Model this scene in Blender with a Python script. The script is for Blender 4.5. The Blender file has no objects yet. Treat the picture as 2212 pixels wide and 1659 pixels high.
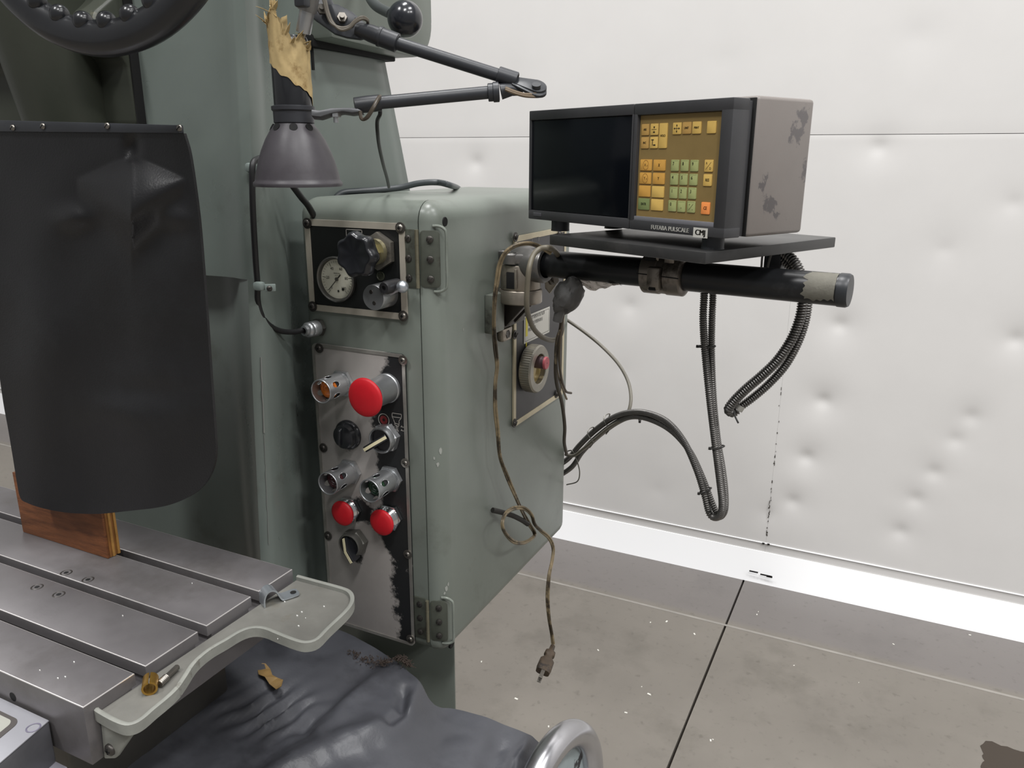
import bpy, bmesh, math, random
import numpy as np
from mathutils import Vector, Matrix, noise
random.seed(7)
S = bpy.context.scene
C = S.collection
PI = math.pi
H = 1.45                                   # eye height above the floor
# ------------------------------------------------------------------ camera
F = 1711.476
CX, CY = 1106.0, 829.5
_a = np.array([-2550 - CX, 322 - CY]); _b = np.array([1975 - CX, 341 - CY])
_Y = np.array([_b[0], _b[1], F]); _Y /= np.linalg.norm(_Y)
_X = -np.array([_a[0], _a[1], F]); _X /= np.linalg.norm(_X)
_Z = np.cross(_X, _Y)
if _Z[1] > 0: _Z = -_Z
R = np.array([_X, _Y, _Z])
cam = bpy.data.cameras.new('camera'); cam_o = bpy.data.objects.new('camera', cam); C.objects.link(cam_o)
cam.sensor_width = 36.0; cam.lens = 36.0 * F / 2212.0; cam.clip_start = 0.02; cam.clip_end = 60
_M = np.stack([R[:, 0], -R[:, 1], -R[:, 2]], axis=1)
m4 = Matrix([list(_M[0]) + [0], list(_M[1]) + [0], list(_M[2]) + [H], [0, 0, 0, 1]])
cam_o.matrix_world = m4
S.camera = cam_o
# ------------------------------------------------------------------ world, lamps, exposure
S.view_settings.view_transform = 'Standard'; S.view_settings.look = 'None'
S.view_settings.gamma = 1.0; S.view_settings.use_curve_mapping = False
S.view_settings.exposure = 0.06
w = bpy.data.worlds.new('world'); S.world = w; w.use_nodes = True
w.node_tree.nodes['Background'].inputs[0].default_value = (1.0, 0.995, 0.985, 1)
w.node_tree.nodes['Background'].inputs[1].default_value = 0.27
def area(loc, size, power, rot=(0, 0, 0), col=(1, .995, .99)):
    l = bpy.data.lights.new('high_bay', 'AREA'); l.shape = 'RECTANGLE'; l.size, l.size_y = size
    l.energy = power; l.color = col
    o = bpy.data.objects.new('high_bay', l); o.location = loc; o.rotation_euler = rot; C.objects.link(o)
for x, y, p in ((-3.6, .8, 105), (-.6, 1.0, 118), (2.2, .6, 125), (5.2, -.2, 120), (-1.5, -2.2, 140), (1.5, -2.2, 150), (4.6, -2.2, 100)):
    area((x, y, 5.6), (.4, 1.3), p)

# ------------------------------------------------------------------ pixel rays into the place
def ray(u, v):
    d = R @ np.array([(u - CX) / F, (v - CY) / F, 1.0]); return Vector(d)
EYE = Vector((0, 0, H))
def PX(u, v, x): d = ray(u, v); return EYE + d * (x / d.x)
def PY(u, v, y): d = ray(u, v); return EYE + d * (y / d.y)
def PZ(u, v, z): d = ray(u, v); return EYE + d * (z / d.z)         # z relative to the eye
def PF(u, v, f): return EYE + ray(u, v) * f
def PP(u, v, p, n): d = ray(u, v); return EYE + d * ((p - EYE).dot(n) / d.dot(n))
def fwd(p): return float((R.T @ np.array(p - EYE))[2])

# ------------------------------------------------------------------ materials
def lin(c):
    return tuple(((x / 255) / 12.92 if x / 255 <= .04045 else ((x / 255 + .055) / 1.055) ** 2.4) for x in c)
MATS = {}
def mat(name, rgb, rough=.5, metal=0.0, var=.0, vscale=8, dirt=None, dscale=5, dpos=.6, dsoft=.12, bump=0, bscale=200, emit=None, trans=0, ior=1.45, spec=.5, stretch=(1, 1, 1), rvar=0.0, coat=0.0, alpha=1.0):
    if name in MATS: return MATS[name]
    m = bpy.data.materials.new(name); m.use_nodes = True; MATS[name] = m
    nt = m.node_tree; N = nt.nodes; L = nt.links; b = N['Principled BSDF']
    c = lin(rgb) + (1,)
    b.inputs['Base Color'].default_value = c
    b.inputs['Roughness'].default_value = rough; b.inputs['Metallic'].default_value = metal
    b.inputs['Specular IOR Level'].default_value = spec
    b.inputs['Transmission Weight'].default_value = trans; b.inputs['IOR'].default_value = ior
    b.inputs['Coat Weight'].default_value = coat; b.inputs['Coat Roughness'].default_value = .15
    b.inputs['Alpha'].default_value = alpha
    tc = N.new('ShaderNodeTexCoord'); mp = N.new('ShaderNodeMapping'); mp.inputs['Scale'].default_value = stretch
    L.new(tc.outputs['Object'], mp.inputs[0])
    col = None
    if var:
        n = N.new('ShaderNodeTexNoise'); n.inputs['Scale'].default_value = vscale; n.inputs['Detail'].default_value = 6; n.inputs['Roughness'].default_value = .62
        L.new(mp.outputs[0], n.inputs[0])
        r = N.new('ShaderNodeValToRGB')
        r.color_ramp.elements[0].position = .3; r.color_ramp.elements[1].position = .7
        r.color_ramp.elements[0].color = tuple(x * (1 - var) for x in c[:3]) + (1,)
        r.color_ramp.elements[1].color = tuple(min(1, x * (1 + var)) for x in c[:3]) + (1,)
        L.new(n.outputs[0], r.inputs[0]); col = r.outputs[0]
        if rvar:
            mr = N.new('ShaderNodeMapRange'); mr.inputs[1].default_value = .3; mr.inputs[2].default_value = .7
            mr.inputs[3].default_value = rough - rvar; mr.inputs[4].default_value = rough + rvar
            L.new(n.outputs[0], mr.inputs[0]); L.new(mr.outputs[0], b.inputs['Roughness'])
    if dirt:
        n2 = N.new('ShaderNodeTexNoise'); n2.inputs['Scale'].default_value = dscale; n2.inputs['Detail'].default_value = 9; n2.inputs['Roughness'].default_value = .68
        L.new(mp.outputs[0], n2.inputs[0])
        r2 = N.new('ShaderNodeMapRange'); r2.inputs[1].default_value = dpos; r2.inputs[2].default_value = dpos + dsoft
        L.new(n2.outputs[0], r2.inputs[0])
        mx = N.new('ShaderNodeMix'); mx.data_type = 'RGBA'; mx.inputs[7].default_value = lin(dirt) + (1,)
        if col: L.new(col, mx.inputs[6])
        else: mx.inputs[6].default_value = c
        L.new(r2.outputs[0], mx.inputs[0]); col = mx.outputs[2]
    if col: L.new(col, b.inputs['Base Color'])
    if bump:
        n3 = N.new('ShaderNodeTexNoise'); n3.inputs['Scale'].default_value = bscale; n3.inputs['Detail'].default_value = 3
        L.new(mp.outputs[0], n3.inputs[0])
        bp = N.new('ShaderNodeBump'); bp.inputs['Strength'].default_value = bump; bp.inputs['Distance'].default_value = .002
        L.new(n3.outputs[0], bp.inputs['Height']); L.new(bp.outputs[0], b.inputs['Normal'])
    return m
GREEN = mat('machine_green_paint', (106, 114, 109), .3, var=.07, vscale=7, dirt=(76, 78, 69), dscale=6, dpos=.6, dsoft=.25, bump=.05, bscale=60, rvar=.05)
GREEN2 = mat('cabinet_green_paint', (112, 118, 111), .34, var=.07, vscale=6, dirt=(76, 78, 69), dscale=5, dpos=.6, dsoft=.25, bump=.04, bscale=90)
OLIVE = mat('oily_olive_paint', (54, 57, 49), .42, var=.15, vscale=6, dirt=(96, 92, 74), dscale=7, dpos=.62, dsoft=.04, bump=.05)
STEEL = mat('ground_steel', (109, 106, 107), .42, .45, var=.14, vscale=7, dirt=(88, 84, 82), dscale=5, dpos=.54, dsoft=.22, bump=.03, bscale=300, rvar=.08)
STEELD = mat('dull_dark_steel', (92, 90, 86), .42, .8, var=.15, vscale=14)
STEELC = mat('brown_cast_steel', (128, 121, 113), .38, .8, var=.2, vscale=20, dirt=(48, 42, 38), dscale=14, dpos=.55)
ALU = mat('satin_aluminium', (176, 178, 180), .34, .85, var=.08, vscale=20, dirt=(110, 108, 102), dscale=18, dpos=.62)
CHROME = mat('chrome', (205, 206, 208), .14, 1.0)
BRIM = mat('aged_nickel_border', (184, 177, 164), .42, .35, var=.1, vscale=18, dirt=(130, 118, 98), dscale=14, dpos=.6)
BLACK = mat('black_lacquer_plate', (26, 27, 27), .38, var=.2, vscale=10)
BLACK2 = mat('grey_black_plate', (64, 63, 64), .42, var=.06, vscale=8)
BPLAS = mat('black_bakelite', (30, 31, 34), .28, var=.2, vscale=20, coat=.2)
BMATTE = mat('matt_black_paint', (46, 48, 52), .42, var=.15, vscale=20, bump=.04)
POLE = mat('black_pole_paint', (24, 25, 27), .34, var=.2, vscale=9, dirt=(52, 52, 54), dscale=8, dpos=.62)
SCREW = mat('oily_screw_steel', (74, 71, 68), .4, .7, var=.2, vscale=60)
SCREWB = mat('bright_screw_steel', (124, 120, 114), .34, .85, var=.2, vscale=80)
DARK = mat('dark_void', (10, 10, 10), .8)
RUBBER = mat('black_rubber_sheet', (20, 20, 22), .38, var=.15, vscale=7, dirt=(34, 35, 37), dscale=4, dpos=.5, dsoft=.3, bump=.12, bscale=500)
COVER = mat('black_rubber_cover', (68, 69, 74), .4, var=.16, vscale=9, dirt=(42, 42, 46), dscale=5, dpos=.5, dsoft=.2, bump=.12, bscale=260)
RED = mat('red_plastic', (186, 22, 34), .5, var=.06, vscale=60, bump=.04, bscale=500)
REDP = mat('faded_red_cap', (186, 92, 100), .5, var=.08, vscale=40)
CREAM = mat('cream_plastic', (206, 198, 164), .45)
PAPER = mat('browned_masking_tape', (172, 150, 106), .75, var=.2, vscale=30, dirt=(112, 84, 40), dscale=26, dpos=.55, bump=.2, bscale=90)
BRASS = mat('brass', (186, 146, 74), .3, .9, var=.15, vscale=60)
ZINC = mat('zinc_plated', (190, 196, 202), .32, .85, var=.1, vscale=40)
TRAY = mat('chipped_grey_enamel', (128, 129, 123), .45, var=.14, vscale=30, dirt=(92, 88, 80), dscale=34, dpos=.58, dsoft=.08, bump=.15, bscale=120)
WIRE = mat('dull_grey_cord', (92, 86, 76), .45, var=.15, vscale=30)
WIREB = mat('black_cord', (30, 30, 31), .45)
CORD = mat('amber_brown_lamp_cord', (126, 112, 87), .35, var=.35, vscale=40, dirt=(56, 48, 38), dscale=26, dpos=.47)
CONDUIT = mat('galvanised_conduit', (112, 110, 108), .36, .85, var=.15, vscale=30)
TIE = mat('dark_nylon_tie', (48, 47, 46), .5)
WHITE = mat('white_print', (205, 203, 196), .5)
PRINTG = mat('faded_grey_print', (170, 166, 160), .5)
INK = mat('black_ink', (28, 26, 22), .5)

# ------------------------------------------------------------------ objects
def thing(name, label, cat, loc, group=None):
    o = bpy.data.objects.new(name, None); C.objects.link(o); o.location = loc; o.empty_display_size = .02
    o['label'] = label; o['category'] = cat
    if group: o['group'] = group
    return o
def origin_of(p):
    v = Vector((0, 0, 0))
    while p is not None: v = v + Vector(p.location); p = p.parent
    return v
def finish(name, bm, m, parent=None, ang=38, smooth=True, kind=None, label=None, recalc=True):
    if recalc: bmesh.ops.recalc_face_normals(bm, faces=bm.faces)
    if smooth:
        lim = math.radians(ang)
        for f in bm.faces: f.smooth = True
        for e in bm.edges:
            if len(e.link_faces) == 2 and e.calc_face_angle(0) > lim: e.smooth = False
    off = origin_of(parent)
    if off.length: bmesh.ops.translate(bm, verts=bm.verts, vec=-off)
    me = bpy.data.meshes.new(name); bm.to_mesh(me); bm.free(); me.materials.append(m)
    o = bpy.data.objects.new(name, me); C.objects.link(o)
    if parent: o.parent = parent
    if kind: o['kind'] = kind
    if label: o['label'] = label
    return o
def single(name, bm, m, label, cat, loc=None, **k):
    """a thing that is one mesh, its origin at loc"""
    if loc is not None: bmesh.ops.translate(bm, verts=bm.verts, vec=-Vector(loc))
    o = finish(name, bm, m, None, **k); o['label'] = label; o['category'] = cat
    if loc is not None: o.location = loc
    return o
def new(): return bmesh.new()
def basis(ax):
    ax = Vector(ax).normalized(); t = Vector((0, 0, 1)) if abs(ax.z) < .9 else Vector((1, 0, 0))
    u = t.cross(ax).normalized(); return u, ax.cross(u).normalized(), ax
def box(bm, c, size, axes=None, bev=0, seg=2):
    X, Y, Z = axes or (Vector((1, 0, 0)), Vector((0, 1, 0)), Vector((0, 0, 1)))
    t = bmesh.new(); bmesh.ops.create_cube(t, size=1)
    for v in t.verts:
        v.co = Vector((v.co.x * size[0], v.co.y * size[1], v.co.z * size[2]))
    if bev: bmesh.ops.bevel(t, geom=t.edges, offset=bev, segments=seg, affect='EDGES', profile=.5)
    for v in t.verts: v.co = Vector(c) + X * v.co.x + Y * v.co.y + Z * v.co.z
    merge(bm, t)
def merge(bm, t):
    me = bpy.data.meshes.new('tmp'); t.to_mesh(me); t.free(); bm.from_mesh(me); bpy.data.meshes.remove(me)
def rbox(bm, lo, hi, bev=0, seg=2):
    lo, hi = Vector(lo), Vector(hi); box(bm, (lo + hi) / 2, hi - lo, None, bev, seg)
def lathe(bm, o, ax, prof, n=32, close=False, wob=None):
    u, v, a = basis(ax); o = Vector(o); rings = []
    for r, h in prof:
        if r < 1e-7: rings.append([bm.verts.new(o + a * h)])
        else: rings.append([bm.verts.new(o + a * h + (u * math.cos(2 * PI * k / n) + v * math.sin(2 * PI * k / n)) * (r * (wob(k / n, h) if wob else 1))) for k in range(n)])
    pairs = list(zip(rings, rings[1:])) + ([(rings[-1], rings[0])] if close else [])
    for A, B in pairs:
        for k in range(n):
            k2 = (k + 1) % n
            if len(A) == 1 and len(B) == 1: continue
            if len(A) == 1: bm.faces.new((A[0], B[k], B[k2]))
            elif len(B) == 1: bm.faces.new((A[k], B[0], A[k2]))
            else: bm.faces.new((A[k], B[k], B[k2], A[k2]))
def cyl(bm, a, b, r, n=20, r2=None):
    a, b = Vector(a), Vector(b); h = (b - a).length; r2 = r if r2 is None else r2
    lathe(bm, a, b - a, [(0, 0), (r, 0), (r2, h), (0, h)], n)
def hexa(bm, o, ax, r, h, cham=.12, rot=0):
    u, v, a = basis(ax); o = Vector(o); ring = []
    for rr, hh in ((r, 0), (r, h * (1 - cham)), (r * .9, h)):
        ring.append([bm.verts.new(o + a * hh + (u * math.cos(PI / 3 * k + rot) + v * math.sin(PI / 3 * k + rot)) * rr) for k in range(6)])
    for A, B in zip(ring, ring[1:]):
        for k in range(6): bm.faces.new((A[k], A[(k + 1) % 6], B[(k + 1) % 6], B[k]))
    bm.faces.new(ring[0]); bm.faces.new(ring[-1])
def spline(pts, n=8):
    P = [Vector(p) for p in pts]
    P = [P[0] * 2 - P[1]] + P + [P[-1] * 2 - P[-2]]
    out = []
    for i in range(1, len(P) - 2):
        a, b, c, d = P[i - 1:i + 3]
        for k in range(n):
            t = k / n
            out.append(.5 * ((2 * b) + (c - a) * t + (2 * a - 5 * b + 4 * c - d) * t * t + (3 * b - a - 3 * c + d) * t ** 3))
    out.append(P[-2]); return out
def resample(pts, step):
    out = [pts[0].copy()]; acc = 0
    for a, b in zip(pts, pts[1:]):
        L = (b - a).length; t = step - acc
        while t <= L:
            out.append(a.lerp(b, t / L)); t += step
        acc = (acc + L) % step
    return out
def sweep(bm, pts, rad, n=8, flat=None):
    """tube along pts; rad: number or function(i)->r"""
    T = [(pts[min(i + 1, len(pts) - 1)] - pts[max(i - 1, 0)]).normalized() for i in range(len(pts))]
    u, v, _ = basis(T[0]); rings = []
    for i, p in enumerate(pts):
        u = (u - T[i] * u.dot(T[i])).normalized(); v = T[i].cross(u)
        r = rad(i) if callable(rad) else rad
        rings.append([bm.verts.new(p + (u * math.cos(2 * PI * k / n) + v * math.sin(2 * PI * k / n)) * r) for k in range(n)])
    for A, B in zip(rings, rings[1:]):
        for k in range(n): bm.faces.new((A[k], A[(k + 1) % n], B[(k + 1) % n], B[k]))
    bm.faces.new(rings[0]); bm.faces.new(rings[-1])
def wire(bm, pts, r, n=8, k=8): sweep(bm, spline(pts, k), r, n)
def prism(bm, pts, depth_vec, bev=0):
    t = bmesh.new(); d = Vector(depth_vec)
    A = [t.verts.new(Vector(p)) for p in pts]; B = [t.verts.new(Vector(p) + d) for p in pts]; n = len(pts)
    t.faces.new(A); t.faces.new(B)
    side = [t.faces.new((A[k], A[(k + 1) % n], B[(k + 1) % n], B[k])) for k in range(n)]
    bmesh.ops.recalc_face_normals(t, faces=t.faces)
    if bev: bmesh.ops.bevel(t, geom=t.edges, offset=bev, segments=2, affect='EDGES', profile=.5)
    merge(bm, t)
def rrect(w_, h_, r, n=5):
    out = []
    for cx, cy, a0 in ((w_ / 2 - r, h_ / 2 - r, 0), (-w_ / 2 + r, h_ / 2 - r, 90), (-w_ / 2 + r, -h_ / 2 + r, 180), (w_ / 2 - r, -h_ / 2 + r, 270)):
        for k in range(n + 1):
            a = math.radians(a0 + 90 * k / n); out.append((cx + r * math.cos(a), cy + r * math.sin(a)))
    return out
def plate(bm, c, ux, uy, w_, h_, r, depth, bev=0):
    """rounded plate; front face at c, going back along -(ux x uy)*depth"""
    c = Vector(c); nrm = Vector(ux).cross(Vector(uy)).normalized()
    prism(bm, [c + Vector(ux) * x + Vector(uy) * y for x, y in rrect(w_, h_, r)], -nrm * depth, bev)
def frame(bm, c, ux, uy, w_, h_, r, bw, depth):
    c = Vector(c); ux, uy = Vector(ux), Vector(uy); nrm = ux.cross(uy).normalized()
    A = rrect(w_, h_, r); B = rrect(w_ - 2 * bw, h_ - 2 * bw, max(r - bw, .0006)); n = len(A)
    def ring(L, d): return [bm.verts.new(c + ux * x + uy * y - nrm * d) for x, y in L]
    a0, b0, a1, b1 = ring(A, 0), ring(B, 0), ring(A, depth), ring(B, depth)
    for k in range(n):
        j = (k + 1) % n
        bm.faces.new((a0[k], a0[j], b0[j], b0[k])); bm.faces.new((a0[k], a1[k], a1[j], a0[j])); bm.faces.new((b0[k], b0[j], b1[j], b1[k])); bm.faces.new((a1[k], b1[k], b1[j], a1[j]))
def strip(bm, pts, wd, nrm, closed=False, th=.0003):
    """flat printed line of width wd along a polyline lying in a plane of normal nrm"""
    nrm = Vector(nrm).normalized(); P = [Vector(p) for p in pts]
    if closed: P = P + [P[0]]
    for a, b in zip(P, P[1:]):
        d = (b - a).normalized(); s = nrm.cross(d) * (wd / 2); e = d * (wd / 2)
        vs = [bm.verts.new(q) for q in (a - e - s, b + e - s, b + e + s, a - e + s)]
        bm.faces.new(vs)
def text(name, s, size, c, ux, uy, m, parent, bold=0.0, squeeze=1.0, align='CENTER', label=None):
    cu = bpy.data.curves.new('t', 'FONT'); cu.body = s; cu.size = size; cu.align_x = align; cu.align_y = 'CENTER'; cu.resolution_u = 3
    to = bpy.data.objects.new('t', cu); C.objects.link(to)
    me = bpy.data.meshes.new_from_object(to.evaluated_get(bpy.context.evaluated_depsgraph_get()))
    bpy.data.objects.remove(to); bpy.data.curves.remove(cu)
    ux, uy = Vector(ux).normalized(), Vector(uy).normalized(); off = origin_of(parent)
    for v in me.vertices: v.co = Vector(c) + ux * (v.co.x * squeeze) + uy * v.co.y - off
    me.materials.clear(); me.materials.append(m); me.name = name
    if bold:
        bm = bmesh.new(); bm.from_mesh(me)
        for k in (-1, 1):
            r_ = bmesh.ops.duplicate(bm, geom=[f for f in bm.faces if not f.tag]); new_v = [g for g in r_['geom'] if isinstance(g, bmesh.types.BMVert)]
            for f in [g for g in r_['geom'] if isinstance(g, bmesh.types.BMFace)]: f.tag = True
            bmesh.ops.translate(bm, verts=new_v, vec=ux * (bold * k))
        bm.to_mesh(me); bm.free()
    o = bpy.data.objects.new(name, me); C.objects.link(o); o.parent = parent
    return o
def screw(parent, c, ax, r, m=None, cross=True, name='screw', washer=0.0):
    m = m or SCREW; u, v, a = basis(ax); bm = new(); c = Vector(c)
    if washer: lathe(bm, c, a, [(0, 0), (washer, 0), (washer, .0012), (r, .0014)], 18)
    lathe(bm, c + a * (.0012 if washer else 0), a, [(r, 0), (r * .96, r * .28), (r * .72, r * .52), (r * .42, r * .62), (0, r * .64)], 18)
    o = finish(name, bm, m, parent)
    b2 = new(); t = c + a * (r * .66 + (.0012 if washer else 0))
    for d, e in (((u, v), (v, u)) if cross else ((u * .8 + v * .6, v * .8 - u * .6),)):
        box(b2, t - a * .0002, (r * (1.0 if cross else 1.7), r * .24, .0006), (d, e, a))
    s = finish('slot', b2, DARK, o); s.location = (0, 0, 0)
    return o
UX, UY, UZ = Vector((1, 0, 0)), Vector((0, 1, 0)), Vector((0, 0, 1))
FX, FZ = UX, UZ                                       # axes of surfaces that face the operator (-Y)
exec_parts = []
# ================================================================== THE SETTING
YW = 2.675
def concrete():
    m = mat('worn_concrete', (116, 111, 104), .5, var=.10, vscale=2.2, dirt=(94, 90, 83), dscale=3.2, dpos=.52, dsoft=.25, bump=.08, bscale=160, rvar=.08)
    nt = m.node_tree; N = nt.nodes; L = nt.links; b = N['Principled BSDF']
    # the sealed, slightly violet strip along the wall
    src = b.inputs['Base Color'].links[0].from_socket
    g = N.new('ShaderNodeNewGeometry'); sp = N.new('ShaderNodeSeparateXYZ'); L.new(g.outputs['Position'], sp.inputs[0])
    r = N.new('ShaderNodeMapRange'); r.inputs[1].default_value = 2.33; r.inputs[2].default_value = 2.36; L.new(sp.outputs[1], r.inputs[0])
    k = N.new('ShaderNodeMath'); k.operation = 'MULTIPLY'; k.inputs[1].default_value = .55; L.new(r.outputs[0], k.inputs[0])
    mx = N.new('ShaderNodeMix'); mx.data_type = 'RGBA'; mx.inputs[7].default_value = lin((106, 102, 103)) + (1,)
    L.new(k.outputs[0], mx.inputs[0]); L.new(src, mx.inputs[6]); L.new(mx.outputs[2], b.inputs['Base Color'])
    # fine pale flecks and dark specks
    src = b.inputs['Base Color'].links[0].from_socket
    n = N.new('ShaderNodeTexNoise'); n.inputs['Scale'].default_value = 46; n.inputs['Detail'].default_value = 8
    L.new(g.outputs['Position'], n.inputs[0])
    r2 = N.new('ShaderNodeMapRange'); r2.inputs[1].default_value = .6; r2.inputs[2].default_value = .72; r2.inputs[4].default_value = .35; L.new(n.outputs[0], r2.inputs[0])
    m2 = N.new('ShaderNodeMix'); m2.data_type = 'RGBA'; m2.inputs[7].default_value = lin((74, 70, 64)) + (1,)
    L.new(r2.outputs[0], m2.inputs[0]); L.new(src, m2.inputs[6]); L.new(m2.outputs[2], b.inputs['Base Color'])
    return m
CONC = concrete()
WALL = mat('white_vinyl_facing', (209, 207, 205), .38, var=.025, vscale=3, bump=.03, bscale=30)
FILM = mat('white_plastic_skirting', (240, 240, 241), .22)
floor = bpy.data.objects.new('floor', None); C.objects.link(floor); floor['kind'] = 'structure'
JX = -.3585
def slab(x0, x1):
    bm = new()
    n = 60
    def jag(y): return .0012 * noise.noise(Vector((y * 14, 3, 0)))
    ys = [-4 + (YW + 4.05) * k / n for k in range(n + 1)]
    L_ = [(x0 + (jag(y) if x0 > -7 else 0), y) for y in ys]; R_ = [(x1 + (jag(y + 9) if x1 < 7 else 0), y) for y in ys]
    prism(bm, [Vector((x, y, 0)) for x, y in L_] + [Vector((x, y, 0)) for x, y in reversed(R_)], (0, 0, -.03))
    finish('floor_slab', bm, CONC, floor)
slab(-8, JX - .0035); slab(JX + .0035, 8)
bm = new(); rbox(bm, (-8, -4, -.06), (8, YW + .05, -.02)); finish('joint_filler', bm, mat('dirty_joint', (58, 50, 44), .9), floor)
bm = new(); rbox(bm, (-8, 2.312, 0), (8, 2.322, .0006)); finish('painted_line', bm, mat('worn_pale_line', (140, 136, 130), .5, var=.15, vscale=9), floor)
# back wall: quilted insulation panels with pin dimples, each panel its own sheet
wall = bpy.data.objects.new('wall_back', None); C.objects.link(wall); wall['kind'] = 'structure'
DIM = [(PY(u, v, YW), s) for u, v, s in ((1360, 662, .7), (1814, 703, 1), (1778, 868, 1.25), (1742, 990, 1.2), (1712, 1085, 1.0), (1028, 352, .9), (1898, 318, .8), (2098, 902, .8), (2065, 952, .8),
        (2018, 1022, .9), (1978, 1080, .9), (1945, 1150, .9), (2195, 735, 1.0), (1420, 1060, .25), (1345, 800, .25), (2040, 540, .35), (1560, 130, .25), (1985, 80, .3), (2190, 440, .5), (1660, 1110, .5))]
SEAMZ = PY(1100, 296, YW).z
def wall_panel(x0, x1, z0, z1, nx, nz):
    bm = new(); g = []
    for j in range(nz + 1):
        row = []
        for i in range(nx + 1):
            x = x0 + (x1 - x0) * i / nx; z = z0 + (z1 - z0) * j / nz; d = 0
            for p, s in DIM:
                q = ((x - p.x) ** 2 + (z - p.z) ** 2)
                if q < .05:
                    rr = math.sqrt(q)
                    d += s * (.0042 * math.exp(-q / .0005) + .0055 * math.exp(-q / .0034))
            d += .0016 * noise.noise(Vector((x * 2.2, z * 2.2, 1))) + .0007 * noise.noise(Vector((x * 7, z * 7, 4)))
            e = min(z - z0, z1 - z)
            d += .0008 * math.exp(-e / .003) if e < .02 else 0
            row.append(bm.verts.new((x, YW + d, z)))
        g.append(row)
    for j in range(nz):
        for i in range(nx): bm.faces.new((g[j][i], g[j][i + 1], g[j + 1][i + 1], g[j + 1][i]))
    finish('wall_panel', bm, WALL, wall, ang=80, recalc=False)
XS = PY(1672, 1000, YW).x
wall_panel(-7, XS - 2.44, .0, SEAMZ - .0008, 24, 12); wall_panel(XS - 2.4392, XS - .00015, .0, SEAMZ - .0008, 210, 130)
wall_panel(XS + .00015, XS + 1.3, .0, SEAMZ - .0008, 150, 170); wall_panel(XS + 1.3008, 8, .0, SEAMZ - .0008, 24, 12)
wall_panel(-7, -2.6, SEAMZ + .0008, 4.2, 16, 12); wall_panel(-2.6, 1.2, SEAMZ + .0008, 2.4, 150, 40); wall_panel(1.2, 8, SEAMZ + .0008, 4.2, 16, 12); wall_panel(-2.6, 1.2, 2.4016, 4.2, 20, 10)
bm = new(); rbox(bm, (-7, YW + .022, 0), (8, YW + .05, 4.2)); finish('wall_backing', bm, mat('grey_backing', (120, 118, 116), .8), wall)
bm = new()
rnd = random.Random(3)
for k in range(34):                                     # dark chips where the vertical joint has opened
    v = rnd.choice((rnd.uniform(835, 1010), rnd.uniform(1040, 1160))); p = PY(1690 - (v - 835) * .1, v, YW)
    box(bm, (XS + rnd.uniform(-.003, .003), YW - .0006, p.z), (rnd.uniform(.001, .003), .0012, rnd.uniform(.002, .012)))
finish('seam_crack', bm, mat('dark_crack', (70, 66, 60), .8), wall, kind='stuff')
base = bpy.data.objects.new('baseboard_back', None); C.objects.link(base); base['kind'] = 'structure'
bm = new(); prism(bm, [(-7, YW - .042, 0), (-7, YW - .030, .03), (-7, YW - .004, .105), (-7, YW + .002, .105), (-7, YW + .002, 0)], (15, 0, 0)); finish('skirting_sheet', bm, FILM, base)
bm = new(); rbox(bm, (-7, YW - .004, .137), (8, YW + .001, .1405), .001); finish('skirting_bead', bm, FILM, base)
bm = new()
for u, v, l in ((1628, 1235, .03), (1655, 1243, .04), (1662, 1246, .02)):
    p = PY(u, v, YW - .044); box(bm, p, (l, .002, .005), (UX, UY, (UZ + UX * .2).normalized()))
for u, v in ((1649, 1174), (1660, 1176)):
    p = PY(u, v, YW - .006); box(bm, p, (.008, .002, .006))
finish('scuff_mark', bm, mat('black_scuff', (30, 28, 27), .7), base, kind='stuff')
# puddle and paint flecks on the floor
bm = new(); c0 = PZ(2175, 1645, -H); n = 48; top = [];
ring = []
for k in range(n):
    a = 2 * PI * k / n; r = .085 * (1 + .5 * noise.noise(Vector((math.cos(a) * 1.6, math.sin(a) * 1.6, 5))) + .2 * noise.noise(Vector((math.cos(a) * 5, math.sin(a) * 5, 2))))
    ring.append(Vector((c0.x + .02 + r * 1.15 * math.cos(a), c0.y - .03 + r * .95 * math.sin(a), .0003)))
prism(bm, ring, (0, 0, .0008))
single('puddle', bm, mat('wet_concrete', (58, 50, 42), .1), 'dark wet patch of spilled liquid on the concrete floor', 'puddle', c0)
bm = new(); rnd = random.Random(11)
for u, v in ((1405, 1345), (1440, 1343), (1635, 1328), (1638, 1322), (1292, 1405), (1386, 1484), (1405, 1502), (1352, 1540), (1402, 1500), (1535, 1600), (1540, 1598), (2095, 1372), (1715, 1438), (1855, 1475), (1930, 1392), (1040, 1430), (1185, 1570), (1650, 1700), (1115, 1510), (1500, 1370)):
    p = PZ(u, v, -H); r = rnd.uniform(.0015, .005); a = rnd.uniform(0, 3)
    box(bm, p + Vector((0, 0, .0008)), (r * 2, r, .0016), (Vector((math.cos(a), math.sin(a), 0)), Vector((-math.sin(a), math.cos(a), 0)), UZ))
o = finish('paint_flecks', bm, mat('pale_fleck', (214, 212, 204), .6), None, kind='stuff'); o['label'] = 'small pale paint flecks scattered over the concrete floor'; o['category'] = 'debris'

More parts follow.
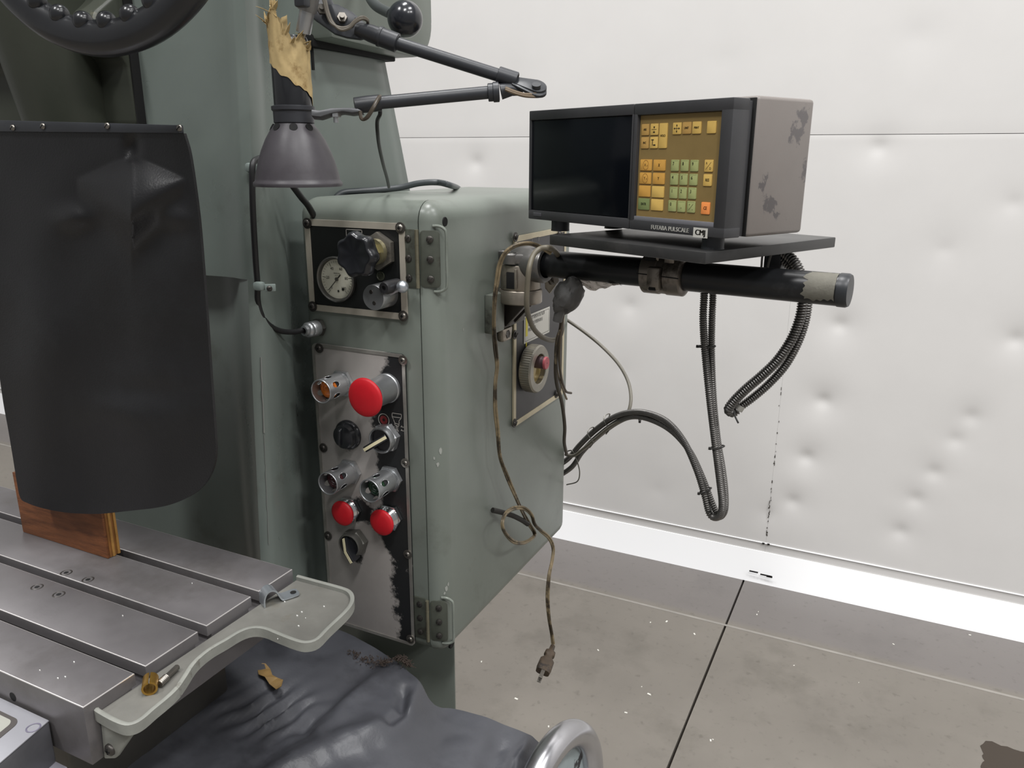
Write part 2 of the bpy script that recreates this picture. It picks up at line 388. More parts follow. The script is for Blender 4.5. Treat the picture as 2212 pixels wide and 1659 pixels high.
# ================================================================== MILLING MACHINE (column, head, ram housing, foot)
mill = thing('milling_machine', 'large grey-green machine tool column with an olive milling head', 'machine', (-1.0, 1.0, 0))
def xc(z): return -.691 + (z + .034) * .056
def side_profile(z):
    k = xc(z) + .7045
    pts = [(-.7045 - .010, .7200), (-.7055, .7265), (-.7045, .737), (-.7075, .752), (-.7165, .772), (-.7265, .792), (-.7325, .806), (-.7405, .824), (-.757, .846), (-.772, .872), (-.776, .905)]
    out = []
    for x, y in pts:
        wgt = max(0, min(1, (.872 - y) / .15)); out.append((x + k * wgt, y))
    return out
def yb(z): return 1.178 - (z + .05) * .30
def column(zs, front, name):
    bm = new(); rows = []
    for z in zs:
        k = xc(z) + .7045
        P = [(x + k * max(0, min(1, (x + .80) / .08)), y) for x, y in front(z)] + side_profile(z)
        P += [(-.762, .95), (-.760, 1.0), (-.760, yb(z) - .05), (-.763, yb(z) - .012), (-.775, yb(z)), (-1.2, yb(z))]
        rows.append([bm.verts.new((x, y, H + z - (.14 * max(0, min(1, (y - .745) / .05)) if z < -.565 else 0))) for x, y in P])
    for A, B in zip(rows, rows[1:]):
        for i in range(len(A) - 1): bm.faces.new((A[i], A[i + 1], B[i + 1], B[i]))
    for r in (rows[0], rows[-1]): bm.faces.new(r)
    finish(name, bm, GREEN, mill, ang=50)
column([.75 - .09 * k for k in range(10)] + [-.06, -.10, -.145], lambda z: [(-1.2, .7205), (-.86, .7205), (-.80, .7215), (-.775, .7235), (-.755, .7255), (-.740, .7245), (-.728, .7215), (-.718, .7198)], 'upper_column')
column([-.145, -.16, -.20, -.28, -.36, -.44, -.52, -.57], lambda z: [(-1.2, .765), (-.86, .765), (-.80, .764), (-.775, .757), (-.752, .742), (-.733, .727)], 'lower_column')
bm = new(); rbox(bm, (-1.15, .80, H - .75), (-.79, 1.14, H - .565), .01); finish('column_core', bm, GREEN2, mill)
bm = new(); d0 = PY(984, 1470, .96)
prism(bm, [(-1.2, .96, 0), (d0.x, .96, 0), (d0.x - .30, 1.42, 0), (-1.1, 1.42, 0)], (0, 0, H - .707), .006); finish('machine_foot', bm, GREEN2, mill)
# ram housing: rounded box at the top right, a dark gap below it
bm = new(); a0, a1 = PX(934, 40, -.72), PX(870, 104, -.72)
prof = []
ylo, yhi, zlo = .925, PX(935, 40, -.72).y, PX(890, 122, -.72).z
r = .055
prof = [(ylo, zlo + .003), (yhi - r, zlo)] + [(yhi - r + r * math.sin(a), zlo + r - r * math.cos(a)) for a in [PI / 2 * k / 6 for k in range(1, 7)]] + [(yhi, H + .75), (ylo, H + .75)]
prism(bm, [(-1.2, y, z) for y, z in prof], (1.2 - .72, 0, 0), .006); finish('ram_housing', bm, GREEN2, mill)
bm = new(); rbox(bm, (-1.1, ylo - .0015, zlo - .006), (-.752, yhi - .062, zlo + .01), .002); finish('housing_gap_shade', bm, DARK, mill)  # dark strip in place of the shadow line under the housing
bm = new(); sweep(bm, [Vector((-.7602, ylo + .006, zlo - .035)), Vector((-.7602, ylo + .006, zlo - .02)), Vector((-.7602, ylo + .006, zlo + .0))], .0022, 8); finish('housing_seam', bm, DARK, mill)
# milling head, olive and oily, upper left
bm = new(); hx = PY(287, 200, .708).x
prof = [(.735, .0), (.713, .0), (.708, .008), (.706, .07), (.700, .08), (.680, .086), (.668, .095), (.665, .112), (.672, .128), (.695, .145), (.700, .17), (.700, .75), (.735, .75)]
zz = [PY(100, 262, .708).z - H - .012] ; z0 = zz[0]
prism(bm, [(-1.45, y, H + z0 + z) for y, z in prof], (1.45 + hx, 0, 0), .004); finish('head_casting', bm, OLIVE, mill, ang=60)
bm = new(); rbox(bm, (hx + .0003, .7085, H + z0 + .004), (hx + .0024, .735, H + z0 + .75)); finish('head_seam', bm, DARK, mill)
bm = new(); pb = PY(100, 190, .60); cyl(bm, (pb.x - .10, .70, pb.z - .06), (pb.x - .09, .66, pb.z + .14), .05, 28, .06); finish('head_boss', bm, OLIVE, mill)
bm = new(); rbox(bm, (-1.45, .50, H + .58), (hx - .06, .72, H + 1.0), .03, 3); finish('unseen_upper_head', bm, OLIVE, mill)  # unseen upper part of the head, built large to cast shadow
pb = PY(55, 70, .698); screw(mill, pb, -UY, .0075, SCREW, True, 'head_bolt', .0105)
bm = new()                                              # seam and scratches on the column corner
for u0, v0, u1, v1, wd in ((530, 770, 548, 935, .0022), (549, 940, 560, 1050, .0008), (558, 1040, 572, 1180, .0009)):
    pts = []
    for k in range(9):
        t = k / 8; v = v0 + (v1 - v0) * t; z = PY(u0 + (u1 - u0) * t, v, .72).z - H
        kx = xc(z) + .7045; pts.append(Vector((-.7049 + kx + .0003, .7262 + .001 * noise.noise(Vector((v * .05, 0, 0))), H + z)))
    sweep(bm, pts, lambda i, wd=wd: wd * (.35 + .5 * abs(noise.noise(Vector((i * .7, wd * 900, 0))))), 5)
finish('paint_scratch', bm, mat('bare_primer', (128, 130, 126), .6), mill, kind='stuff')

# ================================================================== CONTROL CABINET
YC, XR, XSEAM, XL = .85, -.520, -.5445, -.742
ZT, ZB = H - .0535, H - .7005
YBK = 1.314
cab = thing('control_cabinet', 'grey-green steel control cabinet with a hinged side door and rounded edges', 'cabinet', ((XL + XR) / 2, (YC + YBK) / 2, ZB))
def rounded_box(bm, lo, hi, r, seg=4):
    t = bmesh.new(); lo, hi = Vector(lo), Vector(hi); bmesh.ops.create_cube(t, size=1)
    for v in t.verts: v.co = Vector(((lo.x + hi.x) / 2 + v.co.x * (hi.x - lo.x), (lo.y + hi.y) / 2 + v.co.y * (hi.y - lo.y), (lo.z + hi.z) / 2 + v.co.z * (hi.z - lo.z)))
    bmesh.ops.bevel(t, geom=t.edges, offset=r, segments=seg, affect='EDGES', profile=.5); return t
def cut(t, co, no, keep_positive):
    bmesh.ops.bisect_plane(t, geom=list(t.verts) + list(t.edges) + list(t.faces), plane_co=co, plane_no=no, clear_inner=keep_positive, clear_outer=not keep_positive)
    ed = [e for e in t.edges if len(e.link_faces) == 1]
    if ed: bmesh.ops.holes_fill(t, edges=ed)
t = rounded_box(None, (XL, YC, ZB), (XR, YBK, ZT), .026, 6); cut(t, (XSEAM - .0009, 0, 0), (1, 0, 0), False)
finish('cabinet_body', t, GREEN2, cab, ang=50)
t = rounded_box(None, (XL, YC - .0006, ZB - .001), (XR, YBK, ZT + .0004), .026, 6); cut(t, (XSEAM + .0009, 0, 0), (1, 0, 0), True)
door = finish('cabinet_door', t, GREEN2, cab, ang=50)
bm = new(); rbox(bm, (XL + .03, YC + .004, ZB + .01), (XR - .02, YBK - .01, ZT - .004), .02); finish('door_seal', bm, DARK, cab)
for u, v in ((962, 479), (977, 1393)):                       # two screw holes in the door corners
    p = PX(u, v, XR); n_ = Vector((1, 0, 0)) if v < 900 else Vector((1, 0, -.2)).normalized()
    bm = new(); lathe(bm, p - n_ * .0035 + Vector((-.0005, 0, 0)), n_, [(0, .0040), (.0056, .0042), (.0060, .0038), (.0060, .001)], 20); finish('door_hole', bm, DARK, door)
bm = new(); rnd = random.Random(21)
for u, v, r in ((952, 978, 9), (944, 1003, 6), (936, 988, 4), (960, 1276, 8), (966, 1270, 5), (954, 1284, 5), (1000, 712, 3), (1188, 1188, 3)):
    p = PX(u, v, XR) + UX * .00025 if u > 970 else PY(u, v, YC + .006) + Vector((.0004, -.0004, 0))
    if u <= 970:                                            # on the rounded corner of the door
        t_ = math.radians(38 + (u - 940) * 1.2); cx_, cy_ = XR - .026, YC + .0254; d_ = Vector((math.sin(t_), -math.cos(t_), 0)); p = Vector((cx_, cy_, p.z)) + d_ * .0262; ex = UZ.cross(d_)
    else: d_, ex = UX, UY
    P_c = [p + ex * (r * .0003 * math.cos(a) * rnd.uniform(.6, 1.3)) + UZ * (r * .0006 * math.sin(a) * rnd.uniform(.6, 1.3)) for a in [2 * PI * k / 9 for k in range(9)]]
    prism(bm, P_c, d_ * .0002)
finish('paint_chips', bm, mat('chipped_primer', (150, 152, 146), .55), door, kind='stuff')
def hinge(u, v, h):
    c = PY(u, v, YC); zc = c.z; bm = new()
    # recess plates on the frame side and on the door side
    plate(bm, (XSEAM - .0135, YC - .0022, zc), FX, FZ, .024, h, .0035, .003, .0006)
    hg = finish('hinge', bm, mat('hinge_dark_paint', (68, 71, 63), .42, var=.15, vscale=40, dirt=(48, 46, 40), dscale=30, dpos=.55), cab)
    bm = new(); dx = Vector((.93, .34, 0)).normalized()
    plate(bm, (XSEAM + .0148, YC + .0022, zc), dx, FZ, .025, h * .98, .005, .003, .0006); finish('hinge_leaf', bm, MATS['hinge_dark_paint'], hg)
    bm = new(); cyl(bm, (XSEAM + .0, YC - .0046, zc - h * .5), (XSEAM, YC - .0046, zc + h * .5), .0026, 14)
    for k in (-.25, 0, .25): cyl(bm, (XSEAM, YC - .0046, zc + k * h - .0004), (XSEAM, YC - .0046, zc + k * h + .0004), .0028, 14)
    finish('hinge_knuckle', bm, mat('worn_hinge_brass', (124, 120, 102), .4, .6, var=.2, vscale=40), hg)
    for k in (-.34, 0, .34):
        screw2(hg, Vector((XSEAM - .0145, YC - .0022, zc + k * h)), -UY)
        screw2(hg, Vector((XSEAM + .0155, YC + .0012, zc + k * h)), Vector((.34, -.94, 0)))
    # raised lip of the door pressing around the leaf, highlight painted as paler green
    bm = new(); pts = []
    for x, z in ((.017, h * .56), (.024, h * .560), (.0305, h * .52), (.0335, h * .42), (.0335, 0), (.0335, -h * .42), (.0305, -h * .52), (.024, -h * .560), (.017, -h * .56)):
        pts.append(Vector((XSEAM + x, YC + max(0, .26 * (x - .004) ** 1.0) + .0031, zc + z)))
    sweep(bm, spline(pts, 5), .0019, 8); finish('door_pressing', bm, mat('green_edge_highlight', (130, 136, 128), .3, .25, var=.2, vscale=30), hg)
def screw2(par, c, ax):
    u, v, a = basis(ax); bm = new(); lathe(bm, c, a, [(.0046, 0), (.0045, .0012), (.003, .0022), (0, .0026)], 14)
    box(bm, c + a * .0024, (.0075, .0009, .0006), ((u * .8 + v * .6), (v * .8 - u * .6), a))
    finish('screw', bm, SCREW, par)
hinge(903, 559, .073); hinge(922, 1337, .066)
# ================================================================== PRESSURE GAUGE PANEL (front, top)
pc = (PY(661, 472, YC) + PY(882, 693, YC)) / 2
tl, tr, bl, br = PY(661, 472, YC), PY(877, 483, YC), PY(672, 666, YC), PY(882, 694, YC)
gw, gh = ((tr.x - tl.x) + (br.x - bl.x)) / 2, ((tl.z - bl.z) + (tr.z - br.z)) / 2
gc = Vector(((tl.x + tr.x + bl.x + br.x) / 4, YC - .003, (tl.z + tr.z + bl.z + br.z) / 4))
gp = thing('gauge_panel', 'black coolant pressure panel with a dial gauge and big knob, nickel border', 'control panel', (gc.x, YC, gc.z - gh / 2))
bm = new(); plate(bm, gc + UY * .0006, FX, FZ, gw - .004, gh - .004, .004, .0020); finish('panel_plate', bm, BLACK, gp)
bm = new(); frame(bm, gc - UY * .0004, FX, FZ, gw, gh, .006, .0085, .0026); finish('panel_border', bm, BRIM, gp)
for sx in (-1, 1):
    for sz in (-1, 1): screw(gp, gc + Vector((sx * (gw / 2 - .0055), -.0004, sz * (gh / 2 - .0055))), -UY, .0048, SCREW if sx < 0 else SCREWB, True, 'screw', .0072)
def P_(u, v, off=0.0): return PY(u, v, YC - off)
# dial gauge
g0 = P_(728, 603, .003); bm = new()
lathe(bm, g0 + UY * .004, -UY, [(0.02866, .004), (0.03065, .004), (0.03065, .0085), (0.02902, .0098), (0.02761, .0085), (0.02644, .0012)], 48)
gauge = finish('pressure_gauge', bm, mat('gauge_rim', (96, 95, 92), .3, .7, var=.15, vscale=50), gp)
gd = g0 - UY * .0012 + UY * .0015; bm = new(); lathe(bm, gd + UY * .0015, -UY, [(0, .0015), (.02644, .0015)], 48); finish('gauge_dial', bm, mat('cream_dial', (214, 212, 196), .5, dirt=(190, 184, 160), dscale=60, dpos=.5, dsoft=.3), gauge)
gn = -UY
def gpol(r, deg): a = math.radians(deg); return gd + Vector((r * math.cos(a), -.0004, r * math.sin(a)))
bm = new()
for k in range(31):
    a = 232 - k * 9.4; strip(bm, [gpol(.0240, a), gpol(.0190 if k % 6 == 0 else .0220, a)], .0004 if k % 6 else .0006, gn)
finish('dial_scale', bm, INK, gauge)
for k, s in enumerate(('0', '20', '40', '60', '80', '100')):
    text('dial_number', s, .0054, gpol(.0155, 232 - k * 56.4), FX, FZ, INK, gauge)
text('dial_text', 'PRESSURE', .0024, gd + Vector((0, -.0004, .0075)), FX, FZ, INK, gauge); text('dial_text', 'KG/CM', .0020, gd + Vector((0, -.0004, .0048)), FX, FZ, INK, gauge)
bm = new(); strip(bm, [gpol(.0216, 226), gpol(.0, 226)], .0009, gn); strip(bm, [gpol(.0, 46), gpol(.008, 46)], .0016, gn); finish('gauge_needle', bm, INK, gauge)
bm = new(); cyl(bm, gpol(0, 0), gpol(0, 0) - UY * .0016, .0026, 16); finish('needle_hub', bm, SCREWB, gauge)
bm = new(); cyl(bm, gpol(.0160, 305), gpol(.0160, 305) - UY * .0005, .002, 14); cyl(bm, gpol(.0160, 275), gpol(.0160, 275) - UY * .0005, .0014, 14); finish('dial_stop', bm, INK, gauge)
bm = new(); lathe(bm, gd - UY * .0045, -UY, [(0, .0006), (.0266, 0)], 40); finish('gauge_glass', bm, mat('clear_glass', (255, 255, 255), .05, trans=1.0, ior=1.1, alpha=.12), gauge)
# printed square above the knob
q = P_(765, 508, .0028); bm = new(); strip(bm, [q + Vector((x, 0, z)) for x, z in ((-.0125, -.012), (-.0125, .007), (.0125, .007), (.0125, -.012))], .0009, -UY); finish('printed_square', bm, PRINTG, gp)
# regulator: hex nut, stem, lobed knob
kf = P_(763, 552, .060); ax = -UY; kb = Vector((kf.x, YC - .003, kf.z))
bm = new(); hexa(bm, kb, ax, .0245, .009, .12, PI / 6); reg = finish('regulator_nut', bm, mat('blackened_nut', (120, 116, 108), .36, .7, var=.2, vscale=40, dirt=(60, 58, 54), dscale=30, dpos=.5), gp)
bm = new(); cyl(bm, kb + ax * .009, kb + ax * .016, .0165, 28); finish('brass_collar', bm, mat('pale_brass', (160, 154, 126), .34, .8, var=.15, vscale=40), reg)
bm = new(); hexa(bm, kb + ax * .016, ax, .0115, .010); cyl(bm, kb + ax * .02, kb + ax * .04, .008, 16); finish('stem_nut', bm, mat('pale_brass_nut', (160, 150, 110), .36, .8), reg)
bm = new()
lob = lambda t, h: 1 + (.075 * math.cos(2 * PI * 7 * t + .5)) * (1 if h > .002 else .5)
lathe(bm, kf - ax * .021, ax, [(0, 0), (.012, 0), (.0240, .002), (.0268, .006), (.0272, .012), (.0262, .0185), (.0240, .0212), (.0215, .0216), (.0205, .0208), (0, .0212)], 98, wob=lob)
finish('regulator_knob', bm, BPLAS, reg, ang=60)
# indicator hole
q = P_(822, 596, .0028); bm = new(); lathe(bm, q, -UY, [(0, .0002), (.0044, .0002), (.0052, .001), (.0062, .0008), (.0064, 0)], 20); finish('panel_plug', bm, mat('grimy_plug', (70, 72, 60), .35, .3), gp)
# small lever valve, lower right
vf = P_(806, 643, .034); bm = new(); lathe(bm, Vector((vf.x, YC - .0022, vf.z)), -UY, [(0, 0), (.0165, 0), (.0165, .030), (.0158, .0316), (0, .0316)], 40)
val = finish('lever_valve', bm, ALU, gp)
for dx, dz in ((-.003, .007), (.001, -.007)):
    q = vf + Vector((dx, -.0, dz)) + UY * .0003; bm = new(); lathe(bm, q, -UY, [(.0012, .0006), (.0026, .0004), (.0029, 0)], 14); lathe(bm, q, -UY, [(0, .0004), (.0012, .0004)], 6); finish('cap_screw', bm, SCREW, val)
q0 = P_(831, 622, .034); bm = new(); lathe(bm, Vector((q0.x, YC - .006, q0.z)), -UY, [(0, 0), (.0085, 0), (.0085, .026), (.0068, .0305), (.003, .0305), (.0028, .027), (0, .027)], 24); finish('valve_stop', bm, mat('dark_stop', (60, 60, 62), .36, .4, var=.2, vscale=30), val)
la, lb = P_(830, 641, .018), P_(868, 621, .020); bm = new(); sweep(bm, spline([la, la.lerp(lb, .5), lb], 5), lambda i: .0034 - .0004 * i * .1, 12); finish('valve_lever', bm, ALU, val)
bm = new(); bmesh.ops.create_uvsphere(bm, u_segments=24, v_segments=16, radius=.0078); bmesh.ops.translate(bm, verts=bm.verts, vec=lb + Vector((.001, 0, .001))); finish('lever_ball', bm, ZINC, val)
text('panel_number', '2684', .0052, P_(852, 679, .0029), FX, FZ, PRINTG, gp)
# ================================================================== PUSH-BUTTON PANEL (front, below)
tl, tr, bl, br = PY(684, 741, YC), PY(884, 766, YC), PY(712, 1330, YC), PY(893.5, 1390, YC)
bw = ((tr.x - tl.x) + (br.x - bl.x)) / 2; bh = ((tr.z - br.z) + (tl.z - PY(731, 1343, YC).z)) / 2
bc = Vector(((tl.x + tr.x + bl.x + br.x) / 4, YC - .004, tr.z - bh / 2))
def worn_plate():
    m = mat('worn_button_plate', (158, 153, 149), .42, .3, var=.12, vscale=9, bump=.03)
    nt = m.node_tree; N = nt.nodes; L = nt.links; b = N['Principled BSDF']; src = b.inputs['Base Color'].links[0].from_socket
    tc = N.new('ShaderNodeTexCoord'); sp = N.new('ShaderNodeSeparateXYZ'); L.new(tc.outputs['Object'], sp.inputs[0])
    # what is left of the black lacquer: towards the right edge and around the switches
    n = N.new('ShaderNodeTexNoise'); n.inputs['Scale'].default_value = 13; n.inputs['Detail'].default_value = 10; n.inputs['Roughness'].default_value = .72; L.new(tc.outputs['Object'], n.inputs[0])
    def math_(op, a, b_):
        k = N.new('ShaderNodeMath'); k.operation = op
        for i, x in enumerate((a, b_)):
            if isinstance(x, (int, float)): k.inputs[i].default_value = x
            else: L.new(x, k.inputs[i])
        return k.outputs[0]
    edge = N.new('ShaderNodeMapRange'); edge.inputs[1].default_value = .018; edge.inputs[2].default_value = .062; edge.inputs[3].default_value = -.1; edge.inputs[4].default_value = .26; L.new(sp.outputs[0], edge.inputs[0])
    tot = math_('ADD', n.outputs[0], edge.outputs[0])
    for (u, v, r, s) in SPOTS:
        p = PY(u, v, YC); dx = math_('SUBTRACT', sp.outputs[0], p.x - bc.x); dz = math_('SUBTRACT', sp.outputs[2], p.z - (bc.z - bh / 2))
        d = math_('SQRT', math_('ADD', math_('MULTIPLY', dx, dx), math_('MULTIPLY', dz, dz)), 0)
        k = N.new('ShaderNodeMapRange'); k.inputs[1].default_value = 0; k.inputs[2].default_value = r; k.inputs[3].default_value = s; k.inputs[4].default_value = 0; L.new(d, k.inputs[0])
        tot = math_('ADD', tot, k.outputs[0])
    rr = N.new('ShaderNodeMapRange'); rr.inputs[1].default_value = .60; rr.inputs[2].default_value = .68; L.new(tot, rr.inputs[0])
    mx = N.new('ShaderNodeMix'); mx.data_type = 'RGBA'; mx.inputs[7].default_value = lin((24, 25, 26)) + (1,); L.new(rr.outputs[0], mx.inputs[0]); L.new(src, mx.inputs[6]); L.new(mx.outputs[2], b.inputs['Base Color'])
    inv = math_('SUBTRACT', 1, rr.outputs[0]); L.new(math_('MULTIPLY', inv, .3), b.inputs['Metallic'])
    return m
SPOTS = ((846, 905, .05, .40), (850, 990, .05, .40), (838, 850, .04, .4), (752, 950, .03, .3), (790, 1090, .035, .35), (846, 1140, .045, .42), (775, 1200, .032, .42), (770, 1105, .03, .3), (850, 1060, .03, .3))
bp = thing('push_button_panel', 'worn grey push-button panel with red mushroom buttons and pilot lights', 'control panel', (bc.x, YC, bc.z - bh / 2))
bm = new(); plate(bm, bc, FX, FZ, bw, bh, .007, .0034, .0006); finish('panel_plate', bm, worn_plate(), bp)
bm = new(); frame(bm, bc - UY * .0010, FX, FZ, bw, bh, .007, .0045, .0014); finish('panel_border', bm, mat('worn_border', (150, 147, 141), .36, .6, var=.25, vscale=20), bp)
for u, v in ((690, 752), (871, 778), (699, 967), (876, 1000), (709, 1157), (881, 1197), (887, 1380)): screw(bp, P_(u, v, .0050), -UY, .0040, SCREW if u < 800 else SCREWB, True, 'screw', .0068)
AXB = -UY
def guard(par, c, r, L, holes):
    """perforated sleeve round a pilot lamp; c = rear centre"""
    na, nh = 120, 26; bm = new(); u, v, a = basis(AXB)
    def pt(k, j, rr): t = 2 * PI * k / na; return c + a * (L * j / nh) + (u * math.cos(t) + v * math.sin(t)) * rr
    def hole(k, j):
        for q in range(holes):
            t0 = (q + .5) / holes * na; dk = (k - t0 + na / 2) % na - na / 2
            if (dk / (na * .042)) ** 2 + ((j - nh * .64) / (nh * .16)) ** 2 < 1: return True
        return False
    G = [[[bm.verts.new(pt(k, j, rr)) for k in range(na)] for j in range(nh + 1)] for rr in (r, r * .92)]
    for s in (0, 1):
        for j in range(nh):
            for k in range(na):
                if not hole(k + .5, j + .5): bm.faces.new((G[s][j][k], G[s][j][(k + 1) % na], G[s][j + 1][(k + 1) % na], G[s][j + 1][k]))
    bmesh.ops.delete(bm, geom=[x for x in bm.verts if not x.link_faces], context='VERTS')
    # rims
    for q in range(holes):
        pts = []
        for i in range(25):
            w_ = 2 * PI * i / 24; k = (q + .5) / holes * na + na * .045 * math.cos(w_); j = nh * .64 + nh * .172 * math.sin(w_); pts.append(pt(k, j, r * .985))
        sweep(bm, pts, .0006, 6)
    lathe(bm, c + a * L, a, [(r * .9, -.0012), (r * .93, .0002), (r * 1.0, .0006), (r * 1.03, -.0008), (r * 1.0, -.002)], 48, close=True)
    for k in range(48):                                   # knurl at the foot
        t = 2 * PI * k / 48; d = u * math.cos(t) + v * math.sin(t); box(bm, c + a * .0035 + d * r * 1.005, (.0009, .0009, .0055), (d, a.cross(d), a))
    return finish('light_guard', bm, ALU, par, ang=45, recalc=False)
def pilot(u, v, L, color, holes=6):
    f = P_(u, v, L); c = Vector((f.x, YC - .0046, f.z)); bm = new(); hexa(bm, c, AXB, .0195, .0060)
    o = finish('pilot_light', bm, ALU, bp); guard(o, c + AXB * .005, .0162, L - .0096, holes)
    bm = new(); cyl(bm, c + AXB * .0062, c + AXB * (L - .0222), .0143, 30); finish('hole_shade_tube', bm, mat('dark_hole_shade', (38, 38, 40), .5), o)  # dark tube added to paint the shade inside the guard holes
    bm = new(); lathe(bm, c + AXB * (L - .0335), AXB, [(.0139, 0), (.0139, .011), (.0125, .0145), (.0085, .0165), (.0075, .0160), (.0045, .0172), (.0035, .0167), (0, .0174)], 36); finish('lamp_lens', bm, color, o)
pilot(693, 846, .052, mat('amber_lens', (196, 104, 20), .25, var=.1, vscale=80, spec=.6))
pilot(708, 1045, .055, mat('dark_red_lens', (56, 16, 20), .22)); pilot(798, 1061, .055, mat('dark_green_lens', (16, 48, 26), .22))
def mushroom(u, v, L, r, big):
    f = P_(u, v, L); c = Vector((f.x, YC - .0046, f.z)); bm = new(); T = L - .0046; h = T - (.0150 if big else .0118)
    if big: lathe(bm, c, AXB, [(0, 0), (.0205, 0), (.0205, .004), (.0195, .005), (.0188, h - .004), (.0198, h - .002), (.0198, h), (0, h)], 40)
    else: hexa(bm, c, AXB, .0200, .007); lathe(bm, c + AXB * .0068, AXB, [(.0165, 0), (.0174, .0018), (.0160, .0034), (.0174, .0050), (.0160, .0064), (.0140, max(.0066, h - .0068)), (0, max(.0067, h - .0066))], 36)
    o = finish('mushroom_button', bm, ALU if big else CHROME, bp); bm = new()
    lathe(bm, c, AXB, [(0, h), (r * .55, h), (r * .96, T - .0074), (r, T - .0058), (r * .985, T - .0040), (r * .90, T - .0024), (r * .6, T - .0007), (0, T)], 56)
    finish('red_cap', bm, RED, o, ang=60)
mushroom(784, 861, .060, .0262, True); mushroom(735, 1112, .028, .0188, False); mushroom(820, 1132, .032, .0192, False)
def selector(u, v, L, deg, dull):
    f = P_(u, v, L); c = Vector((f.x, YC - .0046, f.z)); M = mat('dull_switch_metal', (112, 111, 106), .36, .75, var=.2, vscale=30) if dull else ALU
    bm = new(); hexa(bm, c, AXB, .0208, .011, .15, .2); lathe(bm, c + AXB * .010, AXB, [(.0185, 0), (.0190, .006), (.0180, .0095), (.0170, .0100), (.0158, .0094), (.0155, .004), (0, .004)], 44)
    o = finish('selector_switch', bm, M, bp); bm = new(); z = .010
    lathe(bm, c + AXB * .012, AXB, [(0, .003), (.0152, .003), (.0152, .0015)], 36)
    a = math.radians(deg); d = Vector((math.cos(a), 0, math.sin(a))); e = AXB.cross(d)
    # raised grip bar running from the rim out over the edge
    q = c + AXB * .0215
    prism(bm, [q + d * x + AXB * y - e * .0042 for x, y in ((-.0135, -.008), (.0215, -.008), (.0225, .002), (.0215, .0095), (.004, .0090), (-.0135, -.001))], e * .0084, .0008)
    finish('switch_knob', bm, BPLAS, o); bm = new()
    prism(bm, [q + d * x + AXB * y - e * .0021 for x, y in ((-.0138, -.0008), (.004, .0091), (.0220, .0096), (.0220, .0102), (.004, .0098), (-.0140, .0000))], e * .0042); finish('pointer_mark', bm, CREAM, o)
selector(812, 957, .033, 214, False); selector(745, 1186, .033, 214 + 90, True)
# plain black rotary knob
f = P_(742, 944, .016); c = Vector((f.x, YC - .0042, f.z)); bm = new(); lathe(bm, c, AXB, [(0, 0), (.0215, 0), (.0215, .003), (.0198, .0052), (.0175, .006), (.0165, .0135), (.0140, .0150), (0, .0152)], 44)
rk = finish('rotary_knob', bm, BPLAS, bp); bm = new(); d = Vector((.12, 0, 1)).normalized(); e = AXB.cross(d)
prism(bm, [c + AXB * y + d * x - e * .0026 for x, y in ((-.019, .004), (.019, .004), (.019, .009), (.010, .019), (-.010, .019), (-.019, .009))], e * .0052, .0009); bmesh.ops.translate(bm, verts=bm.verts, vec=Vector((-.004, 0, 0))); finish('knob_grip', bm, BPLAS, rk)
# printed pictograms
def on_panel(u, v): return P_(u, v, .0044)
bm = new(); N_ = -UY
def line(pts, wd=.0008, cl=False): strip(bm, [on_panel(*p) for p in pts], wd, N_, cl)
line([(847, 892), (867, 895), (867, 903), (847, 900)], cl=True); line([(847, 900), (850, 906), (853, 914)]); line([(867, 903), (862, 909), (862, 917)]); line([(853, 914), (862, 917), (861, 921), (853, 918)], cl=True)
line([(856, 920), (856, 929)]); line([(859, 921), (859, 930)]); line([(855, 928), (861, 930), (860, 933), (855, 932)], cl=True); line([(842, 920), (852, 922)]); line([(845, 921), (847, 927), (844, 931)]); line([(866, 922), (872, 923)]); line([(866, 930), (872, 931)])
line([(844, 931), (852, 931)]); line([(866, 922), (868, 920)]); line([(866, 930), (868, 928)])
finish('printed_pictogram', bm, PRINTG, bp)
q = on_panel(829, 907); bm = new()
lathe(bm, q, N_, [(.0082, .0001), (.0092, .0001)], 30); pr = finish('printed_ring', bm, PRINTG, bp); bm = new(); lathe(bm, q, N_, [(.0022, .0001), (.0062, .0001)], 24); finish('printed_red_ring', bm, mat('faded_red_print', (120, 38, 40), .5), bp)

# ================================================================== OIL FILLER PANEL on the door
def XP(u, v, off=0.0): return PX(u, v, XR + off)
q0, q1 = XP(1107, 511), XP(1110, 920); r1 = XP(1205, 856)
oy0 = q0.y; oy1 = XP(1212, 852).y; oz1 = q0.z; oz0 = q1.z
oc = Vector((XR + .0032, (oy0 + oy1) / 2, (oz0 + oz1) / 2)); ow, oh = oy1 - oy0, oz1 - oz0
op = thing('oil_filler_panel', 'tall dark grey oil filler panel with a knurled sight-glass ring and pale border', 'control panel', (XR, oc.y, oz0))
bm = new(); plate(bm, oc - UX * .0006, UY, UZ, ow - .003, oh - .003, .004, .0020); finish('panel_plate', bm, BLACK2, op)
bm = new(); frame(bm, oc + UX * .0004, UY, UZ, ow, oh, .005, .0082, .0028); finish('panel_border', bm, mat('pale_brass_border', (196, 186, 160), .42, .4, var=.12, vscale=22), op)
for u, v in ((1113, 512), (1112, 723), (1202, 851), (1111, 914)): screw(op, XP(u, v, .004), UX, .0044, SCREW, False, 'screw', .0072)
screw(op, XP(1208, 505, .004), UX, .0044, SCREW, False, 'screw', .0072)
